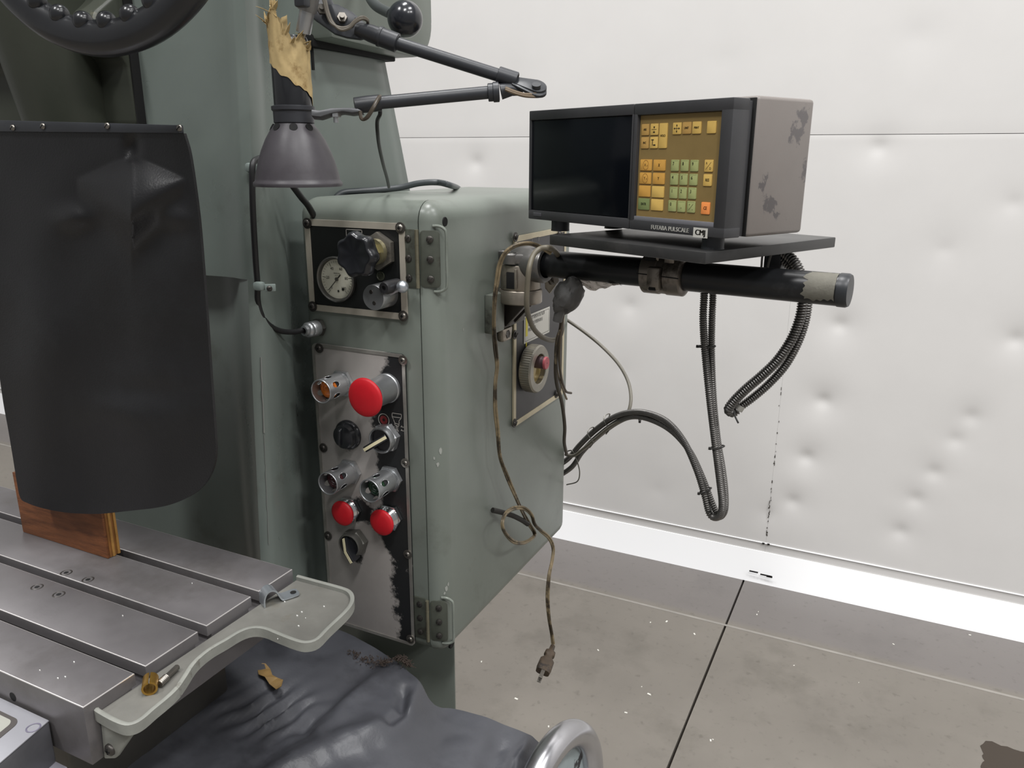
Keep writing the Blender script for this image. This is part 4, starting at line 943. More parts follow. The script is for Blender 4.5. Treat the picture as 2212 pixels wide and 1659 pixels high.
bm = new(); bmesh.ops.create_uvsphere(bm, u_segments=20, v_segments=12, radius=.022); bmesh.ops.translate(bm, verts=bm.verts, vec=lc + UZ * hh(345)); finish('light_bulb', bm, mat('unlit_bulb', (210, 208, 200), .3), lamp)
# torn masking tape round the socket: ragged upper and lower edges
bm = new(); nT = 90; nL = 26; rnd = random.Random(4); g = []
# camera-facing azimuth of the lamp, the ragged heights follow the torn paper seen from the front
az0 = math.atan2(-lc.y, -lc.x)
def top_v(a):      # a: angle from the camera direction, negative = to the left in view
    base = 100 + 14 * a + 26 * noise.noise(Vector((a * 2.2, 1, 0))) + 10 * noise.noise(Vector((a * 7, 2, 0)))
    if -1.35 < a < -.25: base -= 34 * math.sin((a + 1.35) / 1.1 * PI)
    return base
def bot_v(a): return 192 + 26 * a + 8 * noise.noise(Vector((a * 3, 5, 0)))
for j in range(nL + 1):
    row = []
    for k in range(nT + 1):
        a = -PI + 2 * PI * k / nT; t = j / nL; v = bot_v(a) + (top_v(a) - bot_v(a)) * t
        r = (40.2 + 1.6 * noise.noise(Vector((a * 3, t * 4, 3))) + (4 * t * t * noise.noise(Vector((a * 6, t * 2, 9))) if t > .4 else 0) + .8) * mm
        an = az0 + a; row.append(lc + Vector((math.cos(an), math.sin(an), 0)) * r + UZ * hh(v))
    g.append(row)
for j in range(nL):
    vs0 = g[j]; vs1 = g[j + 1]
vv = [[bm.verts.new(p) for p in row] for row in g]
for j in range(nL):
    for k in range(nT): bm.faces.new((vv[j][k], vv[j][k + 1], vv[j + 1][k + 1], vv[j + 1][k]))
bmesh.ops.remove_doubles(bm, verts=bm.verts, dist=1e-6)
tape = finish('masking_tape', bm, PAPER, lamp, ang=30)
for k in range(34):                                              # curled shreds along the torn edge
    a = rnd.uniform(-1.5, 1.4); an = az0 + a; p = lc + Vector((math.cos(an), math.sin(an), 0)) * 40 * mm + UZ * hh(top_v(a) + 6)
    if k % 3 == 0: a = rnd.uniform(-1.5, -.5); an = az0 + a; p = lc + Vector((math.cos(an), math.sin(an), 0)) * 40 * mm + UZ * hh(top_v(a) + 4)
    bm = new(); d = Vector((rnd.gauss(0, .6), rnd.gauss(0, .3), rnd.uniform(.3, 1.2))).normalized(); s_ = basis(d)[0] * rnd.uniform(.001, .003); L_ = rnd.uniform(.004, .013); bend = basis(d)[1] * rnd.uniform(-.005, .005)
    P = [p - s_, p + s_, p + d * L_ * .5 + s_ * .8 + bend * .4, p + d * L_ + bend, p + d * L_ * .5 - s_ * .8 + bend * .4]
    prism(bm, P, basis(d)[1] * .0004); finish('paper_shred', bm, PAPER, tape, smooth=False)
# mounting tube above the socket
r0_, r1_ = LP(655, 71), LP(664, 22); bm = new(); ax = (r1_ - r0_).normalized()
lathe(bm, r0_, ax, [(11 * mm, .004), (14.5 * mm, 0), (15 * mm, .0015), (15 * mm, (r1_ - r0_).length), (12 * mm, (r1_ - r0_).length)], 28); finish('mount_sleeve', bm, ALU, lamp)
bm = new(); lathe(bm, r0_ + ax * .0032, ax, [(0, 0), (12 * mm, 0)], 20); finish('sleeve_bore', bm, DARK, lamp)
bm = new(); cyl(bm, r1_ - ax * .001, LP(680, -60, .0), 19 * mm, 24); finish('mount_tube', bm, mat('worn_tube', (120, 119, 117), .36, .7, var=.2, vscale=30), lamp)
tq = LP(680, -60, .0)
bm = new(); cyl(bm, tq - (tq - r1_).normalized() * .003, (tq.x + .012, tq.y, H + .42), 19 * mm, 24); rbox(bm, (tq.x - .03, tq.y - .016, H + .38), (tq.x + .03, .735, H + .43), .004); finish('mount_bracket', bm, MATS['worn_tube'], lamp)
bm = new(); rbox(bm, LP(681, -8) - Vector((.008, .022, .012)), LP(681, -8) + Vector((.004, -.012, .012)), .002); finish('tube_slot', bm, BMATTE, lamp)
for du in (-4, 5):
    bm = new(); wire(bm, [LP(655 + du, 72), LP(651 + du, 84), LP(652 + du * .8, 96), LP(649 + du, 112)], .0008, 6); finish('lamp_wire', bm, mat('clear_wire', (178, 172, 160), .3), lamp)
# upper arm: flattened fork, bolts, tube, elbow, then the lower arm back to the lamp
fa = .80; fe = .80
def FP(u, v, f=fa): return PF(u, v, f)
FW = Vector(R @ np.array([0, 0, 1.0]))                           # straight away from the viewer
def slab_poly(name, P, f, th, m, bev=.0008, par=None):
    bm = new(); prism(bm, [PF(u, v, f) for u, v in P], FW * th, bev); return finish(name, bm, m, par or lamp)
slab_poly('hinge_plate', [(672, 8), (690, -6), (715, -4), (722, 10), (760, 24), (792, 52), (800, 78), (778, 84), (748, 80), (722, 72), (700, 56), (680, 42), (668, 30)], fa, .005, BMATTE, .0012)
slab_poly('hinge_plate', [(700, 8), (728, 8), (752, 20), (768, 36), (764, 52), (742, 58), (718, 48), (702, 28)], fa - .004, .004, BMATTE, .0012)
for u, v in ((696, 22), (739, 40)):
    bm = new(); p = PF(u, v, fa - .004); hexa(bm, p, -FW + UX * .25, .0054, .0045); b = finish('pivot_nut', bm, SCREWB, lamp)
    bm = new(); cyl(bm, p + (-FW + UX * .25).normalized() * .004, p + (-FW + UX * .25).normalized() * .0085, .0026, 14); finish('pivot_bolt', bm, SCREWB, b)
def ptube(name, pts, r, m, n=18): bm = new(); sweep(bm, [PF(*p) for p in pts], r, n); return finish(name, bm, m, lamp)
ptube('arm_end', [(770, 62, fa), (800, 72, fa), (832, 84, fa)], lambda i: (.0062, .0086, .0090)[i], BMATTE)
bm = new(); a, b = PF(818, 78, fa), PF(858, 93, fa); lathe(bm, a, b - a, [(.0088, 0), (.0100, .0004), (.0100, .003), (.0094, .0036), (.0094, (b - a).length), (.0070, (b - a).length + .001)], 24); finish('arm_sleeve', bm, BMATTE, lamp)
ptube('upper_arm', [(840, 88, fa), (1078, 163, fe)], .0064, BMATTE)
bm = new(); a, b = PF(1076, 161, fe), PF(1116, 174, fe); lathe(bm, a, b - a, [(.0076, 0), (.0082, .0004), (.0082, (b - a).length), (.0070, (b - a).length + .0006)], 20); finish('elbow_sleeve', bm, BMATTE, lamp)
# elbow: two rounded tongues around a pin
def tongue(u0, v0, u1, v1, f, up, r=.0110):
    p0, p1 = PF(u0, v0, f), PF(u1, v1, f); d = (p1 - p0); L_ = d.length; d.normalize(); s_ = up.cross(d).normalized(); bm = new()
    P = [p0 + s_ * .006, p0 - s_ * .006] + [p1 + (d * math.sin(t) - s_ * math.cos(t)) * r for t in [PI * k / 10 for k in range(11)]]
    prism(bm, P, up * .0032, .0008); return finish('elbow_tongue', bm, BMATTE, lamp)
upv = Vector((.25, -.5, .83)).normalized()
tongue(1112, 178, 1158, 190, fe, upv); tongue(1108, 180, 1158, 198, fe - .001, upv)
bm = new(); p = PF(1158, 199, fe - .002); cyl(bm, p - upv * .003, p + upv * .0085, .0045, 18); finish('elbow_pin', bm, BMATTE, lamp)
ptube('lower_arm', [(818, 222, fa - .02), (1062, 199, fe)], .0063, BMATTE)
bm = new(); a, b = PF(1054, 200, fe), PF(1086, 198, fe); lathe(bm, a, b - a, [(.0080, 0), (.0088, .0005), (.0088, .005), (.0098, .0056), (.0098, .011), (.0080, .0116)], 22); finish('elbow_sleeve', bm, BMATTE, lamp)
ptube('arm_end', [(1082, 198, fe), (1106, 193, fe), (1130, 196, fe)], lambda i: (.0078, .0064, .0046)[i], BMATTE)
bm = new(); a, b = PF(766, 228, fa - .025), PF(822, 222, fa - .02); sweep(bm, [a, a.lerp(b, .5), b], lambda i: (.0075, .0080, .0078)[i], 16); finish('arm_sleeve', bm, BMATTE, lamp)
slab = [(672, 236), (690, 238), (716, 233), (742, 232), (768, 232), (784, 240), (760, 243), (740, 240), (716, 244), (692, 252), (672, 250)]
slab_poly('lamp_bracket', slab, fa - .03, .012, mat('grey_bracket', (92, 93, 95), .4, .4), .001)
bm = new(); p = PF(725, 244, fa - .024); hexa(bm, p, -UZ, .0052, .004); cyl(bm, p - UZ * .003, p - UZ * .009, .0024, 12); finish('bracket_bolt', bm, ALU, lamp)
def cord(name, pts, r, m, par, n=8): bm = new(); wire(bm, [PF(*p) for p in pts], r, n); return finish(name, bm, m, par)
for du in (0, 3.5):
    cord('lamp_cord', [(690 + du, -30, fa - .01), (699 + du, 0, fa - .013), (706 + du, 28, fa - .013), (716 + du, 50, fa - .012), (736, 60 + du * 1.2, fa - .012), (754, 57 + du, fa - .012), (768, 44 + du, fa - .012), (782, 37 + du, fa - .010), (793, 42 + du * .6, fa - .006), (795, 52, fa)], .0016, WIRE, lamp)
    cord('lamp_cord', [(1092, 190 + du, fe - .01), (1112, 198 + du, fe - .012), (1135, 204 + du, fe - .010), (1160, 203 + du * 1.6, fe - .006), (1168, 204 + du, fe + .002)], .0015, mat('tan_cord', (104, 88, 68), .4), lamp)
    cord('lamp_cord', [(778, 240 + du, fa - .03), (780, 252 + du, fa - .03), (786, 258, fa - .03), (796, 248 + du, fa - .034), (808, 228 + du, fa - .036), (818, 210 + du, fa - .030), (822, 208 + du, fa - .02)], .0016, mat('dark_cord', (70, 62, 52), .4), lamp)
cord('lamp_cord', [(820, 232, fa), (821, 246, fa), (815, 262, fa + .02), (816, 290, fa + .05), (820, 320, fa + .10), (828, 356, fa + .17), (836, 385, fa + .26), (840, 404, fa + .33)], .0021, WIREB, lamp)

# ================================================================== CABLES on the left of the cabinet
pw = thing('clipped_cable', 'black cable clipped down the column into a metal gland on the cabinet', 'cable', PY(556, 620, .72))
def side_pt(u, v): 
    return PY(u, v, .731)
bm = new(); P = [PY(600, 338, .745), PY(575, 340, .74), PY(556, 344, .727), PY(546, 356, .716), PY(545, 400, .713), PY(547, 470, .713), PY(552, 560, .716), PY(556, 612, .722), PY(557, 650, .728), PY(566, 682, .735), PY(584, 704, .752), PY(606, 715, .775), PY(635, 717, .805), PY(662, 711, .828)]
wire(bm, P, .0036, 12, 8); finish('cable', bm, WIREB, pw)
for u, v in ((543, 362), (560, 618)):
    p = PY(u, v, .718); bm = new(); box(bm, p, (.013, .010, .0105), None, .003); cl = finish('cable_clip', bm, mat('grey_clip', (120, 130, 126), .4), pw)
    bm = new(); box(bm, p + Vector((.0115, .006, -.002)), (.013, .003, .009), (Vector((.8, .6, 0)), Vector((-.6, .8, 0)), UZ), .001); finish('clip_tab', bm, MATS['grey_clip'], cl)
    screw(cl, p + Vector((.0125, .0035, -.0025)), Vector((.6, -.8, 0)), .0034, SCREW, False, 'clip_screw')
ge = PY(690, 707, YC - .002); gs = PY(662, 711, .825); gx = (gs - ge).normalized(); gx = Vector((-.12, -1, 0)).normalized()
gs = Vector((ge.x - .004, YC - .03, ge.z))
bm = new(); hexa(bm, Vector((ge.x, YC - .0012, ge.z)), gx, .0125, .006); gl = finish('cable_gland', bm, STEELD, pw)
bm = new(); lathe(bm, Vector((ge.x, YC - .007, ge.z)), gx, [(.0105, 0), (.0108, .001), (.0108, .010), (.0100, .012), (.0106, .0135), (.0106, .017), (.0088, .0195), (.0075, .020), (.0070, .024), (.0045, .0245), (.0042, .018)], 30); finish('gland_body', bm, ALU, gl)
# thick cable lying across the cabinet top and one dropping behind the lamp
ct = thing('top_cable', 'grey-black cable arching over the cabinet top behind the lamp shade', 'cable', Vector((-.66, 1.12, ZT)))
bm = new(); wire(bm, [PX(716, 470, -.757), PX(722, 435, -.756), PX(738, 417, -.750), PX(775, 412.5, -.735), PX(820, 410, -.715), PX(865, 405, -.69), PX(905, 396, -.665), PX(945, 394, -.64), PX(975, 401, -.625), PY(992, 408, 1.325), PY(1000, 420, 1.330), PY(1004, 470, 1.330)], .0046, 12); finish('cable', bm, mat('grey_black_cable', (66, 70, 72), .4), ct)
dc = thing('drop_cable', 'black cable dropping below the lamp shade behind the cabinet corner', 'cable', PY(650, 425, .80))
bm = new(); wire(bm, [PY(628, 396, .790), PY(640, 412, .80), PY(652, 428, .812), PY(668, 448, .835), PY(690, 490, .875)], .0042, 10); finish('cable', bm, WIREB, dc)

# ================================================================== SUPPORT POLE, CLAMPS, SHELF
PA = PX(1165, 568, -.46); PR_ = .0188
PE = PZ(1838, 628.5, PA.z - H); pd = (PE - PA).normalized()
pole = thing('support_pole', 'thick black horizontal pole carrying the readout shelf', 'pole', PA)
bm = new(); cyl(bm, PA - pd * .012, PE - pd * .012, PR_, 48); finish('pole_tube', bm, POLE, pole)
bm = new(); lathe(bm, PE - pd * .0125, pd, [(PR_ * 1.035, 0), (PR_ * 1.04, .002), (PR_ * 1.04, .009), (PR_ * .96, .0118), (0, .0122)], 48); finish('end_cap', bm, mat('satin_black_cap', (44, 46, 49), .38), pole)
pu, pv, _ = basis(pd)                                        # pv points up, pu sideways
def on_pole(x, ang, r=PR_): return PA + pd * x + (UZ * math.sin(ang) + pu * (-1 if (pu.y > 0) else 1) * math.cos(ang)) * r
def pole_x(u, v):
    n_ = pd.cross(UZ).normalized(); return (PP(u, v, PA, n_) - PA).dot(pd)
x0, x1 = pole_x(1748, 610), pole_x(1812, 612)
def patch(name, x0, x1, a0, a1, m, label, cat, rag, seed, loc, lift=.0007, crumple=0):
    bm = new(); nx, na = 30, 26; rows = []
    for i in range(nx + 1):
        t = i / nx; row = []
        for k in range(na + 1):
            s = k / na; aa0 = a0 + rag * noise.noise(Vector((t * 5, seed, 0))) ; aa1 = a1 + rag * .4 * noise.noise(Vector((t * 4, seed + 3, 0)))
            xx = x0 + (x1 - x0) * t + rag * (.03 * noise.noise(Vector((s * 2.3, seed + 7, 0))) + .012 * noise.noise(Vector((s * 9, seed + 1, 0)))) * ((1 - t) * 1.6 + t * .1)
            row.append(bm.verts.new(on_pole(xx, aa0 + (aa1 - aa0) * s, PR_ + lift + crumple * (.5 + noise.noise(Vector((t * 6, s * 5, seed)))) * (1 - s * .4))))
        rows.append(row)
    for A, B in zip(rows, rows[1:]):
        for k in range(na): bm.faces.new((A[k], A[k + 1], B[k + 1], B[k]))
    ext = bmesh.ops.solidify(bm, geom=bm.faces, thickness=.0003)
    return single(name, bm, m, label, cat, loc, ang=40)
patch('torn_tape', x0, x1, -.62, 1.35, mat('grey_torn_tape', (150, 147, 136), .6, var=.12, vscale=60, bump=.2), 'torn grey tape remnant stuck on the pole near its round end cap', 'tape', .35, 3.0, PE)
# crumpled clear plastic hanging below the pole
bm = new(); xa, xb = pole_x(1252, 600), pole_x(1346, 606); g = []
for i in range(19):
    t = i / 18; row = []
    for k in range(9):
        s = k / 8; p = on_pole(xa + (xb - xa) * t, -1.0 - .5 * s, PR_ + .0006)
        dep = (.010 + .006 * noise.noise(Vector((t * 5, 2, 0)))) * (math.sin(PI * min(1, t * 1.15 + .1)) ** .6)
        p = p - UZ * dep * s + Vector((0, .006 * noise.noise(Vector((t * 7, s * 3, 4))), .004 * noise.noise(Vector((t * 6, s * 4, 8))) * s)); row.append(p)
    g.append(row)
sheet(bm, g, Vector((0, .0003, 0)))
single('plastic_scrap', bm, mat('cloudy_plastic', (196, 190, 184), .25, trans=.55, ior=1.2), 'crumpled cloudy plastic scrap hanging below the pole beside the wall clamp', 'scrap', on_pole(xa, -1.2), smooth=False)
# --- swivel clamp on the cabinet door
cl1 = thing('swivel_clamp', 'brown cast swivel clamp on the cabinet door holding the pole', 'clamp', Vector((XR, 1.0, PA.z - .08)))
V_ = PX(1125, 572, -.4865); V_.z = PA.z; zc_ = PA.z; b0 = XP(1046, 627)
CAST = mat('worn_cast_clamp', (150, 142, 131), .36, .8, var=.2, vscale=18, dirt=(84, 74, 64), dscale=14, dpos=.55, bump=.05, bscale=150)
bm = new(); rbox(bm, (XR + .0004, b0.y, zc_ - .098), (XR + .014, b0.y + .036, zc_ - .042), .0015); finish('clamp_base', bm, mat('grey_base_block', (112, 116, 108), .42, .3, var=.1, dirt=(60, 58, 52), dscale=12, dpos=.55), cl1)
bm = new(); rbox(bm, (XR + .0004, b0.y + .037, zc_ - .098), (XR + .010, b0.y + .115, zc_ - .046), .0015)
ps_ = [(XR + .0102, zc_ - .096), (V_.x + .012, zc_ - .0575), (XR + .0102, zc_ - .0575)]
prism(bm, [(x, b0.y + .046, z) for x, z in ps_], (0, .012, 0), .001); prism(bm, [(x, b0.y + .078, z) for x, z in ps_], (0, .012, 0), .001); finish('clamp_bracket', bm, mat('dark_cast_bracket', (70, 66, 62), .4, .6, var=.2, vscale=24), cl1)
ft = Vector((XR + .0104, b0.y + .052, zc_ - .108)); bm = new(); prism(bm, [(XR + .001, b0.y + .038, zc_ - .118), (XR + .001, b0.y + .066, zc_ - .118), (XR + .001, b0.y + .070, zc_ - .0985), (XR + .001, b0.y + .036, zc_ - .0985)], (.0105, 0, 0), .003); ftb = finish('clamp_foot', bm, CAST, cl1)
bm = new(); lathe(bm, ft + UX * .0012, UX, [(0, .0004), (.0042, .0004), (.0060, .0012), (.0068, 0)], 6); finish('foot_bolt', bm, SCREW, ftb)
bm = new(); lathe(bm, V_, UZ, [(0, -.0575), (.0300, -.0575), (.0312, -.0560), (.0312, -.0392), (.0302, -.0378), (0, -.0378)], 52); finish('clamp_flange', bm, CAST, cl1)
bm = new(); lathe(bm, V_, UZ, [(0, -.0372), (.0285, -.0372), (.0290, -.0360), (.0290, -.0035), (.0282, -.0020), (0, -.0020)], 52); sw = finish('swivel_body', bm, CAST, cl1)
tow = PF(1101, 606, fwd(V_) - .02) - V_; tow.z = 0; tow.normalize(); sdv = UZ.cross(tow)
bm = new(); box(bm, V_ + tow * .0245 - UZ * .0225, (.0112, .0135, .0235), (tow, sdv, UZ), .001); finish('clamp_slot', bm, DARK, sw)
bm = new(); box(bm, V_ + tow * .0302 + sdv * .009 - UZ * .020, (.003, .004, .028), (tow, sdv, UZ), .001); finish('slot_lip', bm, CAST, sw)
lug1 = PF(1105, 549, fwd(V_) - .020); lug1.z = zc_; lug2 = PF(1086, 545, fwd(V_) + .018); lug2.z = zc_
bm = new()
for lg in (lug1, lug2): lathe(bm, lg, UZ, [(0, .0005), (.0128, .0005), (.0132, .0018), (.0132, .0135), (.0120, .0152), (0, .0152)], 32)
for A, B in ((lug1, V_ + pd * .018), (lug2, V_ + pd * .012)):
    d = (B - A); d.z = 0; L_ = d.length; d.normalize(); e = UZ.cross(d)
    prism(bm, [A + e * y + d * x + UZ * .0006 for x, y in ((0, -.0128), (L_, -.020), (L_, .020), (0, .0128))], (0, 0, .0140), .003)
lathe(bm, V_, pd, [(0, -.016), (.0170, -.016), (.0222, -.010), (.0245, .006), (.0262, .020), (.0262, .040), (.0242, .0435), (PR_, .0435)], 40)
finish('clamp_cap', bm, mat('dark_cast_cap', (124, 122, 120), .34, .8, var=.15, vscale=24, dirt=(56, 54, 52), dscale=16, dpos=.56), cl1, ang=34)
bm = new(); lathe(bm, lug1 + UZ * .0150, UZ, [(.0082, .0003), (.0078, .0012), (.0064, .0002)], 24); fs = finish('cap_screw', bm, STEELD, cl1)
bm = new(); box(bm, lug1 + UZ * .0158, (.012, .0022, .0006), (pd, UZ.cross(pd), UZ)); finish('slot', bm, DARK, fs)
bm = new(); hp = PF(1192, 603, fwd(PA) + .035); hexa(bm, hp, Vector((.8, -.6, 0)), .0085, .007); cyl(bm, hp, hp + Vector((.8, -.6, 0)) * .013, .0045, 14); finish('clamp_bolt', bm, SCREWB, cl1)
slp = [(1176, 594), (1196, 598), (1204, 612), (1188, 634), (1178, 622)]
bm = new(); prism(bm, [PF(u, v, fwd(PA) + .04) for u, v in slp], FW * .006, .001); finish('clamp_ear', bm, mat('pale_cast', (150, 142, 128), .4, .6), cl1)
# --- shelf
SZ = -.096
P0, PL_, PB_ = PZ(1525, 545, SZ), PZ(1187, 507, SZ), PZ(1800, 512, SZ)
sv = (PL_ - P0).normalized(); sd_ = Vector((sv.y, -sv.x, 0)); sd_ = sd_ if sd_.y > 0 else -sd_
sw_, sdp = (PL_ - P0).length, (PB_ - P0).dot(sd_)
shelf = thing('readout_shelf', 'dark flat metal shelf plate clamped on the pole under the digital readout', 'shelf', P0)
bm = new(); prism(bm, [P0, P0 + sv * sw_, P0 + sv * sw_ + sd_ * sdp, P0 + sd_ * sdp], (0, 0, -.0125), .0012)
finish('shelf_plate', bm, mat('worn_black_plate', (60, 60, 60), .34, .35, var=.2, vscale=9, dirt=(92, 90, 88), dscale=7, dpos=.56, dsoft=.2, rvar=.06), shelf)
# --- pipe clamp under the shelf
xcp = pole_x(1438, 590); cc = PA + pd * xcp
cl2 = thing('pipe_clamp', 'cast two-piece pipe clamp joining the shelf to the pole', 'clamp', cc)
bm = new(); RB = .0262
lathe(bm, cc, pd, [(PR_, -.0285), (PR_ + .0035, -.0285), (RB, -.026), (RB, -.006), (RB - .001, -.005), (RB - .001, .005), (RB, .006), (RB, .026), (PR_ + .0035, .0285), (PR_, .0285)], 44); c2b = finish('clamp_ring', bm, STEELC, cl2)
bm = new(); top_z = H + SZ - .0128
sdn = pd.cross(UZ).normalized()
box(bm, Vector((cc.x, cc.y, (cc.z + top_z) / 2 + .008)) - pd * .012, (.018, .034, top_z - cc.z - .016), (pd, sdn, UZ), .002)
box(bm, Vector((cc.x, cc.y, (cc.z + top_z) / 2 + .008)) + pd * .012, (.014, .040, top_z - cc.z - .016), (pd, sdn, UZ), .002); finish('clamp_pillar', bm, STEELC, c2b)
bm = new(); nrm_ = sdn if sdn.y < 0 else -sdn
strip(bm, [cc + pd * -.028 + nrm_ * (RB + .0004) + UZ * .002, cc + pd * .028 + nrm_ * (RB + .0004) + UZ * .0]  , .0014, nrm_); finish('clamp_split', bm, DARK, c2b)
bm = new(); box(bm, cc + nrm_ * .0252 - UZ * .003 - pd * .004, (.018, .012, .030), (pd, nrm_, UZ), .003); finish('clamp_boss', bm, STEELC, c2b)
bm = new(); box(bm, cc + nrm_ * .0285 - UZ * .0150 - pd * .004, (.0105, .006, .005), (pd, nrm_, UZ), .0012); finish('boss_slot', bm, DARK, c2b)
bm = new(); box(bm, cc + nrm_ * .016 + UZ * .026 - pd * .0145, (.015, .006, .018), (pd, nrm_, UZ), .001); finish('pillar_slot', bm, DARK, c2b)

# ================================================================== DIGITAL READOUT
DZ = -.082
D0 = PZ(1563, 516, DZ); DL = PZ(1141, 472, DZ); dv = (DL - D0).normalized(); dw = Vector((dv.y, -dv.x, 0)); dw = dw if dw.y > 0 else -dw
DW = (DL - D0).length; DH = .1395
dro = thing('digital_readout', 'black two-part digital readout with a dark display and yellow-green keypad, grey case', 'readout', D0)
def DP(s, z, d=0.0): return D0 + dv * s + UZ * z + dw * d      # s from the right edge leftwards, d into the depth
def dsz(u, v): p = PP(u, v, D0, dw); q = p - D0; return q.dot(dv), q.z
DX = -dv                                                     # reading direction
BEZ = mat('charcoal_bezel', (58, 58, 60), .45, var=.06, vscale=40, bump=.03, bscale=600)
smid = .1400
# bezel: frame around two openings
kx = [dsz(u, v) for u, v in ((1378, 250), (1558, 238), (1541, 490), (1366, 474))]
kl, kr = (kx[0][0] + kx[3][0]) / 2, (kx[1][0] + kx[2][0]) / 2; kt, kb_ = (kx[0][1] + kx[1][1]) / 2, (kx[2][1] + kx[3][1]) / 2
def bar(bm, s0, s1, z0, z1, d0=0.0, d1=.026, bev=.0012):
    box(bm, DP((s0 + s1) / 2, (z0 + z1) / 2, (d0 + d1) / 2), (abs(s1 - s0), d1 - d0, z1 - z0), (dv, dw, UZ), bev)
bm = new()
wl, wr, wb, wt = DW - .004, smid + .003, .012, DH - .012
bar(bm, 0, smid - .0003, kt, DH); bar(bm, 0, smid - .0003, 0, kb_); bar(bm, 0, kr, kb_ - .002, kt + .002); bar(bm, kl, smid - .0003, kb_ - .002, kt + .002)
bar(bm, kr, kl, kb_ - .0002, kt, .012, .026, 0)
bz = finish('keypad_bezel', bm, BEZ, dro)
bm = new()
bar(bm, smid + .0003, DW, wt, DH); bar(bm, smid + .0003, DW, 0, wb); bar(bm, smid + .0003, wr, wb - .002, wt + .002); bar(bm, wl, DW, wb - .002, wt + .002); bar(bm, wr, wl, wb, wt, .012, .026, 0)
finish('display_bezel', bm, BEZ, dro)
bm = new(); bar(bm, wr + .0005, wl - .0005, wb + .0005, wt - .0005, .0018, .0040, .0004); finish('display_window', bm, mat('dark_display_glass', (12, 15, 20), .16, spec=.3), dro)
bm = new(); bar(bm, DW - .029, DW - .012, .0042, .0092, -.0008, .002, .0004); finish('bezel_badge', bm, mat('charcoal_badge', (76, 76, 80), .4), dro)
bm = new(); bar(bm, kr + .0004, kl - .0004, kb_ - .0010, kb_ + .0042, .001, .006, .0005); finish('keypad_sill', bm, mat('grey_sill', (132, 132, 138), .3, .3), dro)
bm = new(); bar(bm, kr + .0004, kl - .0004, kb_ + .001, kt - .0004, .0050, .0075, 0); kp = finish('keypad', bm, mat('olive_brown_membrane', (138, 116, 72), .42, var=.07, vscale=30), dro)
KY = mat('yellow_key', (214, 178, 98), .42, var=.05, vscale=60); KT = mat('tan_key', (186, 148, 84), .45, var=.08, vscale=60); KO = mat('amber_key', (206, 156, 76), .42, var=.07, vscale=50)
KG = mat('pale_green_key', (162, 168, 112), .42, var=.05, vscale=60); KE = mat('dark_green_key', (122, 134, 86), .42, var=.06, vscale=60); KC = mat('orange_key', (246, 152, 84), .4)
def kpix(x, y): return PP(1360 + x / 5.7227, 230 + y / 5.7227, D0 + dw * .005, dw)
keys = [(200, 287, 92, 140, KT, 'ABS', 26), (312, 283, 96, 142, KY, '÷', 52), (420, 362, 100, 312, KY, 'HOLD', 27), (592, 272, 104, 146, KY, '+', 44), (713, 266, 108, 148, KT, 'UNIT', 27), (836, 262, 108, 152, KY, 'PRINT', 25), (1019, 256, 112, 155, KY, '', 0),
        (194, 450, 94, 142, KT, 'INC', 26), (305, 447, 96, 142, KY, 'T', 46), (208, 724, 142, 138, KO, 'X0', 34), (373, 727, 148, 138, KO, 'X', 38), (199, 888, 142, 140, KO, 'Y0', 34), (364, 892, 146, 140, KO, 'Y', 38),
        (190, 1047, 142, 138, KO, '', 0), (354, 1056, 150, 140, KY, '', 0), (180, 1206, 138, 142, KE, 'ENTR', 30), (343, 1217, 148, 140, KY, '', 0),
        (565, 729, 98, 140, KG, '7', 40), (685, 729, 98, 142, KG, '8', 40), (805, 732, 100, 142, KG, '9', 40), (556, 898, 98, 142, KG, '4', 40), (671, 901, 98, 142, KG, '5', 40), (793, 905, 100, 142, KG, '6', 40),
        (548, 1065, 98, 142, KG, '1', 40), (661, 1070, 98, 142, KG, '2', 40), (778, 1074, 100, 142, KG, '3', 40), (532, 1228, 98, 138, KG, '0', 40), (645, 1237, 98, 138, KG, '.', 50), (765, 1242, 100, 142, KG, '+/-', 34),
        (984, 734, 106, 150, KY, 'R/D', 34), (969, 911, 106, 148, KY, 'RES', 34), (943, 1258, 108, 150, KC, 'CE', 38)]
